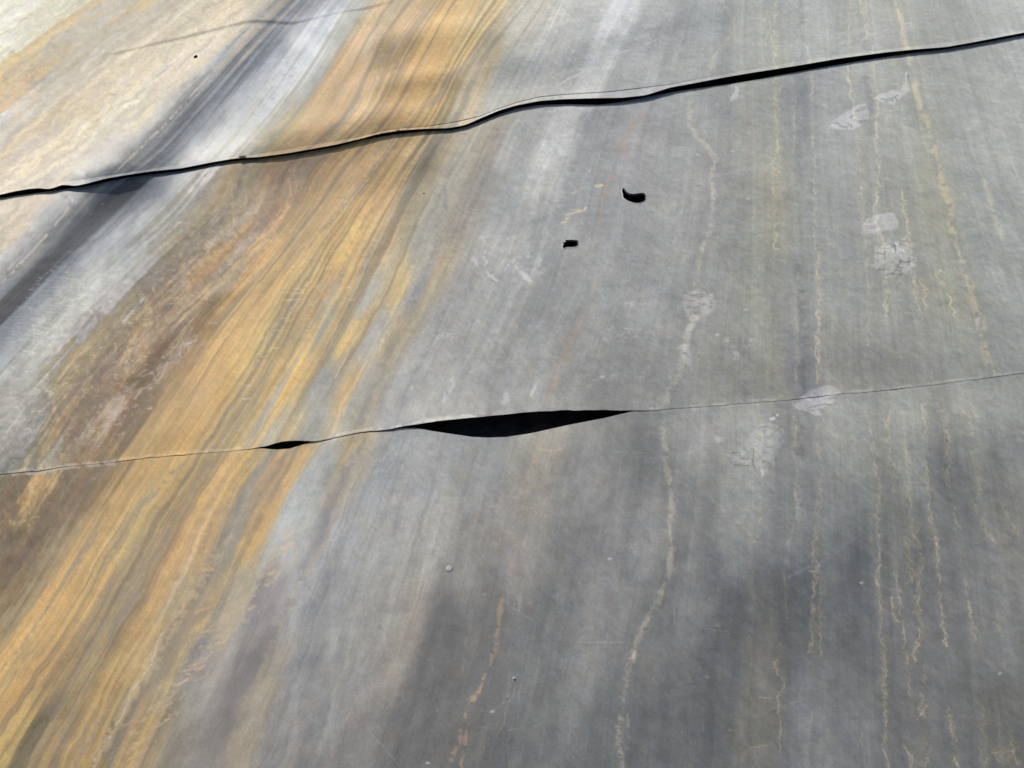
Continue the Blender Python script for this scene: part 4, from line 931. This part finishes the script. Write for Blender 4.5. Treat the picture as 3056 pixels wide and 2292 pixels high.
COLS = spread(-2600, -220, 3330, 5600, 3.0)

def rows_between(top, bot, step, fine_top=None, fine_bot=None):
    """fractions 0..1 (top to bottom) whose spacing follows the frame"""
    ys = spread(top, max(top, fine_top if fine_top is not None else top), min(bot, fine_bot if fine_bot is not None else bot), bot, step, 1.25, 160)
    ys = np.unique(np.clip(ys, top, bot))
    f = (ys - top) / (bot - top)
    f[0] = 0.0
    if 1 - f[-1] > .2 * (f[-1] - f[-2]): f = np.append(f, 1.0)
    f[-1] = 1.0
    return f

def place(px, py, extra):
    """lay survey points on the relief (+ extra height)"""
    h = np.zeros(px.shape)
    for _ in range(7):
        X, Y = ground(px, py, h)
        h = 0.35 * h + 0.65 * (relief(X, Y) + extra)
    X, Y = ground(px, py, h)
    return X, Y, h

def build_grid(name, PX, PY, extra, side, mat, skirt_top=0, skirt_bot=0, skirt_sides=0.0, back_top=0.0, back_bot=0.0):
    nr, nc = PX.shape
    inside = np.zeros(PX.shape, bool)
    if name == "liner_sheet":
        for hs, P, _l in HOLES:
            if hs != side: continue
            m = (PX > P[:, 0].min() - 8) & (PX < P[:, 0].max() + 8) & (PY > P[:, 1].min() - 8) & (PY < P[:, 1].max() + 8)
            if not m.any(): continue
            d, qx, qy = loop_sd(PX[m], PY[m], P)
            near_ = np.abs(d) < 1.7
            PX[m] = np.where(near_, qx, PX[m]); PY[m] = np.where(near_, qy, PY[m])
            i_ = np.zeros(PX.shape, bool); i_[m] = d <= 1.7
            inside |= i_
    X, Y, Z = place(PX.ravel(), PY.ravel(), extra.ravel())
    # colour is laid down flat before the edges are lifted, so it is looked up at the survey point
    col, rough, u = colour_sheet(PX.ravel().copy(), PY.ravel().copy(), side, Y)
    V = np.stack([X, Y, Z], 1).reshape(nr, nc, 3)
    C = col.reshape(nr, nc, 3); R = rough.reshape(nr, nc); U = np.stack([u / 1170.0, Y], 1).reshape(nr, nc, 2)
    def strip(row, drop, back):
        v = V[row].copy(); v[:, 2] -= drop; v[:, 1] += back
        return v
    if skirt_top:
        V = np.concatenate([strip(0, skirt_top, back_top)[None], V]); C = np.concatenate([C[:1], C]); R = np.concatenate([R[:1], R]); U = np.concatenate([U[:1], U])
    if skirt_bot:
        V = np.concatenate([V, strip(-1, skirt_bot, back_bot)[None]]); C = np.concatenate([C, C[-1:]]); R = np.concatenate([R, R[-1:]]); U = np.concatenate([U, U[-1:]])
    nr, nc = V.shape[:2]
    nv = nr * nc
    me = bpy.data.meshes.new(name)
    me.vertices.add(nv)
    me.vertices.foreach_set("co", V.astype(np.float32).ravel())
    i = np.arange(nr - 1)[:, None] * nc + np.arange(nc - 1)[None]
    q = np.stack([i, i + nc, i + nc + 1, i + 1], -1).reshape(-1, 4)
    mi = np.zeros((nr - 1, nc - 1), np.int32)
    if skirt_top: mi[0] = 1
    if skirt_bot: mi[-1] = 1
    mi = mi.ravel()
    if inside.any():
        full = np.zeros((nr, nc), bool); full[1 if skirt_top else 0:(1 if skirt_top else 0) + inside.shape[0]] = inside
        keep = ~(full.ravel()[q].all(1))
        q = q[keep]; mi = mi[keep]
    nf = len(q)
    me.loops.add(nf * 4); me.polygons.add(nf)
    me.loops.foreach_set("vertex_index", q.astype(np.int32).ravel())
    me.polygons.foreach_set("loop_start", np.arange(0, nf * 4, 4, dtype=np.int32))
    me.polygons.foreach_set("use_smooth", np.ones(nf, bool))
    me.materials.append(mat); me.materials.append(EDGE)
    me.polygons.foreach_set("material_index", mi)
    me.update(calc_edges=True)
    if skirt_top or skirt_bot:      # crisp rim
        se = np.zeros(len(me.edges), bool)
        ev = np.empty(len(me.edges) * 2, np.int32); me.edges.foreach_get("vertices", ev); ev = ev.reshape(-1, 2) // nc
        if skirt_top: se |= (ev[:, 0] == 1) & (ev[:, 1] == 1)
        if skirt_bot: se |= (ev[:, 0] == nr - 2) & (ev[:, 1] == nr - 2)
        at = me.attributes.new("sharp_edge", 'BOOLEAN', 'EDGE'); at.data.foreach_set("value", se)
    ca = me.attributes.new("stain", 'FLOAT_COLOR', 'POINT')  # stain colours, with part of the fold shade in them
    ca.data.foreach_set("color", np.concatenate([C.reshape(-1, 3), np.ones((nv, 1))], 1).astype(np.float32).ravel())
    fa = me.attributes.new("film", 'FLOAT', 'POINT'); fa.data.foreach_set("value", R.astype(np.float32).ravel())
    uvl = me.uv_layers.new(name="flow")
    uvl.data.foreach_set("uv", U.reshape(-1, 2)[q.ravel()].astype(np.float32).ravel())
    o = bpy.data.objects.new(name, me)
    scene.collection.objects.link(o)
    return o

def sheet(name, top, bot, fracs, extra_fn, side, **kw):
    T = top(COLS); B = bot(COLS)
    PX = np.broadcast_to(COLS[None], (len(fracs), len(COLS))).copy()
    PY = T[None] + (B - T)[None] * fracs[:, None]
    return build_grid(name, PX, PY, extra_fn(PX, PY), side, LINER, **kw)

def const(v):
    return lambda x: np.full(np.shape(x), float(v))

# far sheet: from the horizon side down to the weld line, then its loose lifted flap
def far_top(x):
    return np.minimum(-1130.0, 0 * x - 1130)
n_core = 200
fr = rows_between(-1130, 590, 3.0, -30, 590)
far_sheet = sheet("liner_sheet", far_top, WELD, fr, lambda x, y: np.full(x.shape, .004), 0)
tag(far_sheet, "far liner sheet with cream and gold stains, above the long black gap", "liner sheet", "stained liner sheets")

def flap_extra(x, y):
    w, e = WELD(x), FAR_EDGE(x)
    t = np.clip((y - w) / (e - w), 0, 1)
    lift = np.interp(x, [-2500, 0, 160, 300, 700, 1100, 1300, 1500, 1750, 2000, 2500, 3056, 5000], [.007, .006, .008, .006, .005, .005, .0055, .009, .014, .012, .013, .010, .009])
    groove = -np.interp(x, [-2500, 0, 1100, 1400, 1900, 2100, 2600, 5000], [.0001, .0002, .0004, .0026, .0026, .0010, .0006, .0004]) * np.exp(-((t - .14) / .11) ** 2) * np.clip(t / .06, 0, 1)
    return .004 + groove + lift * (t ** 1.6)
ff = np.linspace(0, 1, 24)
flap = sheet("edge_flap", WELD, FAR_EDGE, ff, flap_extra, 0, skirt_bot=.0025, back_bot=.0005)
flap['label'] = "pale lifted edge of the sheet below its weld line"
flap.parent = far_sheet

# middle sheet: from the dark gap to the lower seam
def mid_extra(x, y):
    e = MID_EDGE(x)
    dpx = (e - y)
    lip = (.009 * np.exp(-((x - 1480) / 260.0) ** 2) + .004 * np.exp(-((x - 855) / 70.0) ** 2)) * np.exp(-(dpx / 55.0) ** 2)
    tuck = -.004 * np.exp(-((y - GAP_EDGE(x)) / 9.0) ** 2)
    return lip + tuck
fm = rows_between(300, 1250, 3.0)
mid_sheet = sheet("liner_sheet", GAP_EDGE, MID_EDGE, fm, mid_extra, 1, skirt_top=.09, back_top=.02, skirt_bot=.0008, back_bot=.0004)
tag(mid_sheet, "middle liner sheet with orange band and boot prints, between the two seams", "liner sheet", "stained liner sheets")

# near sheet: tucked under the middle sheet, sagging open in two places
def near_extra(x, y):
    e = MID_EDGE(x)
    d = y - e
    sag = -(.010 * np.exp(-((x - 1470) / 210.0) ** 2) + .004 * np.exp(-((x - 860) / 55.0) ** 2)) * np.exp(-(np.maximum(d, 0) / 120.0) ** 2)
    return -.0005 - .0008 * np.clip(fbm(x / 120.0, x * 0 + 1.5, 621, 3) + .1, 0, 1) + sag
fn = rows_between(1250, 3300, 3.0, 1250, 2330)
near_sheet = sheet("liner_sheet", NEAR_EDGE, const(3300), fn, near_extra, 2, skirt_top=.003)
tag(near_sheet, "nearest liner sheet with gold streaks lower left and dark grey right, below the lower seam", "liner sheet", "stained liner sheets")

# added layer, set deep enough to miss the sun behind gaps and holes
def under():
    xs = np.arange(-700, 3800, 26.0); ys = np.arange(-40, 1560, 26.0)
    PX, PY = np.meshgrid(xs, ys)
    X, Y, Z = place(PX.ravel(), PY.ravel(), np.full(PX.size, -.058))
    nc = len(xs); i = np.arange(len(ys) - 1)[:, None] * nc + np.arange(nc - 1)[None]
    q = np.stack([i, i + nc, i + nc + 1, i + 1], -1).reshape(-1, 4)
    me = bpy.data.meshes.new("added_underlayer")
    me.from_pydata(np.stack([X, Y, Z], 1).tolist(), [], q.tolist())
    for f in me.polygons: f.use_smooth = True
    me.materials.append(UNDER)
    o = bpy.data.objects.new("added_underlayer", me); scene.collection.objects.link(o)
    tag(o, "added dark under layer kept in shade behind the open seams and torn holes", "under layer")
under()
# ------------------------------------------------------------------ soil under the liner and the land around it
def soil():
    me = bpy.data.meshes.new("subgrade")
    bm = bmesh.new()
    x0, x1, y0, y1 = -16, 16, -.5, 34
    nx, ny = 64, 70
    vs = []
    for j in range(ny + 1):
        for i in range(nx + 1):
            x = x0 + (x1 - x0) * i / nx; y = y0 + (y1 - y0) * j / ny
            z = -.17 + .012 * math.sin(x * 7.1 + y * 3) * math.sin(y * 5.3)
            vs.append(bm.verts.new((x, y, z)))
    for j in range(ny):
        for i in range(nx):
            a = j * (nx + 1) + i
            bm.faces.new((vs[a], vs[a + 1], vs[a + nx + 2], vs[a + nx + 1]))
    bm.to_mesh(me); bm.free()
    me.materials.append(SOIL)
    o = bpy.data.objects.new("subgrade", me); scene.collection.objects.link(o)
    tag(o, kind='structure')
    me = bpy.data.meshes.new("ground")
    bm = bmesh.new()
    R = [0.5, 5, 20, 80, 400, 2500]
    rings = []
    for r in R:
        rings.append([bm.verts.new((r * math.cos(a), 10 + r * math.sin(a), -.24 - (.0 if r < 50 else .002 * min(r, 400)))) for a in np.linspace(0, 2 * math.pi, 49)[:-1]])
    bm.faces.new(rings[0])
    for k in range(len(R) - 1):
        for i in range(48):
            bm.faces.new((rings[k][i], rings[k + 1][i], rings[k + 1][(i + 1) % 48], rings[k][(i + 1) % 48]))
    bm.to_mesh(me); bm.free()
    me.materials.append(FARSOIL)
    o = bpy.data.objects.new("ground", me); scene.collection.objects.link(o)
    tag(o, kind='structure')
soil()

# ------------------------------------------------------------------ loose things lying on the liner
def surf(px, py):
    X, Y, Z = place(np.array([float(px)]), np.array([float(py)]), np.array([0.0]))
    return Vector((X[0], Y[0], Z[0]))

def mpp(py):
    """metres per survey pixel across, at row py"""
    X, Y = ground(PW / 2 + 1, py); return float(X)

def stone(name, px, py, rx, ry, rz, mat, seed, rough=.25, sub=2, sink=.35):
    bm = bmesh.new()
    bmesh.ops.create_icosphere(bm, subdivisions=sub, radius=1)
    rnd = random.Random(seed)
    ph = [rnd.uniform(0, 6) for _ in range(6)]
    for v in bm.verts:
        c = v.co
        k = 1 + rough * .5 * (math.sin(3 * c.x + ph[0]) * math.sin(2.7 * c.y + ph[1]) + .6 * math.sin(5 * c.z + ph[2] + 3 * c.x) + rnd.uniform(-.25, .25))
        v.co = Vector((c.x * rx * k, c.y * ry * k, c.z * rz * k))
    me = bpy.data.meshes.new(name); bm.to_mesh(me); bm.free()
    me.materials.append(mat)
    if sub > 2:
        for p in me.polygons: p.use_smooth = True
    o = bpy.data.objects.new(name, me)
    s = surf(px, py); o.location = s + Vector((0, 0, rz * (1 - sink)))
    o.rotation_euler = (0, 0, rnd.uniform(-.4, .4))
    scene.collection.objects.link(o)
    return o

def hole_rim(P, label, parent):
    """torn lip round a hole: a slightly raised edge, then the cut thickness and a ragged curl underneath"""
    n = len(P); c = P.mean(0)
    nxt = np.roll(P, -1, 0) - np.roll(P, 1, 0)
    nrm = np.stack([nxt[:, 1], -nxt[:, 0]], 1); nrm /= np.linalg.norm(nrm, axis=1)[:, None] + 1e-9
    d0, _, _ = loop_sd(P[:, 0] + nrm[:, 0] * .5, P[:, 1] + nrm[:, 1] * .5, P)
    if d0.mean() < 0: nrm = -nrm
    prof = [(2.6, .0003), (.6, .0016), (-.3, .0012), (-.5, -.0014), (-.2, -.006)]
    rings = []
    for off, z in prof:
        q = P + nrm * off
        X, Y, Z = place(q[:, 0], q[:, 1], np.zeros(n)); rings.append(np.stack([X, Y, Z + z], 1))
    V = np.concatenate(rings)
    F = [(k * n + i, k * n + (i + 1) % n, (k + 1) * n + (i + 1) % n, (k + 1) * n + i) for k in range(len(prof) - 1) for i in range(n)]
    me = bpy.data.meshes.new("torn_hole")
    me.from_pydata([tuple(v) for v in V], [], F)
    me.materials.append(LIP); me.materials.append(EDGE)
    for i, f in enumerate(me.polygons):
        f.use_smooth = True; f.material_index = 0 if i < n else 1
    o = bpy.data.objects.new("torn_hole", me); scene.collection.objects.link(o)
    o['label'] = label; o.parent = parent
for hs, P, lab in HOLES:
    hole_rim(P, lab, mid_sheet if hs == 1 else far_sheet)
for px, py, r, lab in ((1299, 148, 2.3, "tiny dark grit grain on the gold stripe of the far sheet"),
                       (1658, 272, 2.7, "tiny dark grit grain just above the weld line near the grey area"),
                       (1265, 578, 2.3, "tiny dark grit grain where gold fades to grey on the middle sheet")):
    mm = mpp(py)
    g = stone("grit_grain", px, py, r * mm, r * mm, r * mm * .8, GRIT, int(px), .3, 1)
    tag(g, lab, "grit", "dark grit grains on the liner")
for px, py, rx, ry, lab in ((1340, 1697, 9.5, 8.5, "white oval bird dropping on the grey near sheet below the big opening"),
                            (2085, 552, 6, 5, "small white bird dropping on the middle sheet beside the thin mud trail"),
                            (1534, 2024, 3.2, 4, "tiny white bird dropping low in the middle of the near sheet")):
    mm = mpp(py)
    g = stone("bird_dropping", px, py, rx * mm, ry * mm * 1.2, .0009, CHALK, int(px), .3, 3, .6)
    tag(g, lab, "dropping", "white bird droppings")
# crumbs of weld material in the black gap
for px, py, r, lab in ((725, 475, 6, "pale crumb of weld plastic caught in the left part of the black gap"),
                       (1186, 394, 3, "tiny pale crumb in the black gap beside the gold stain")):
    mm = mpp(py)
    g = stone("plastic_crumb", px, py, r * 2 * mm, r * .8 * mm, r * .55 * mm, MUD, int(px), .5, 2, .1)
    g.location.z += .006
    tag(g, lab, "crumb", "crumbs in the gap")
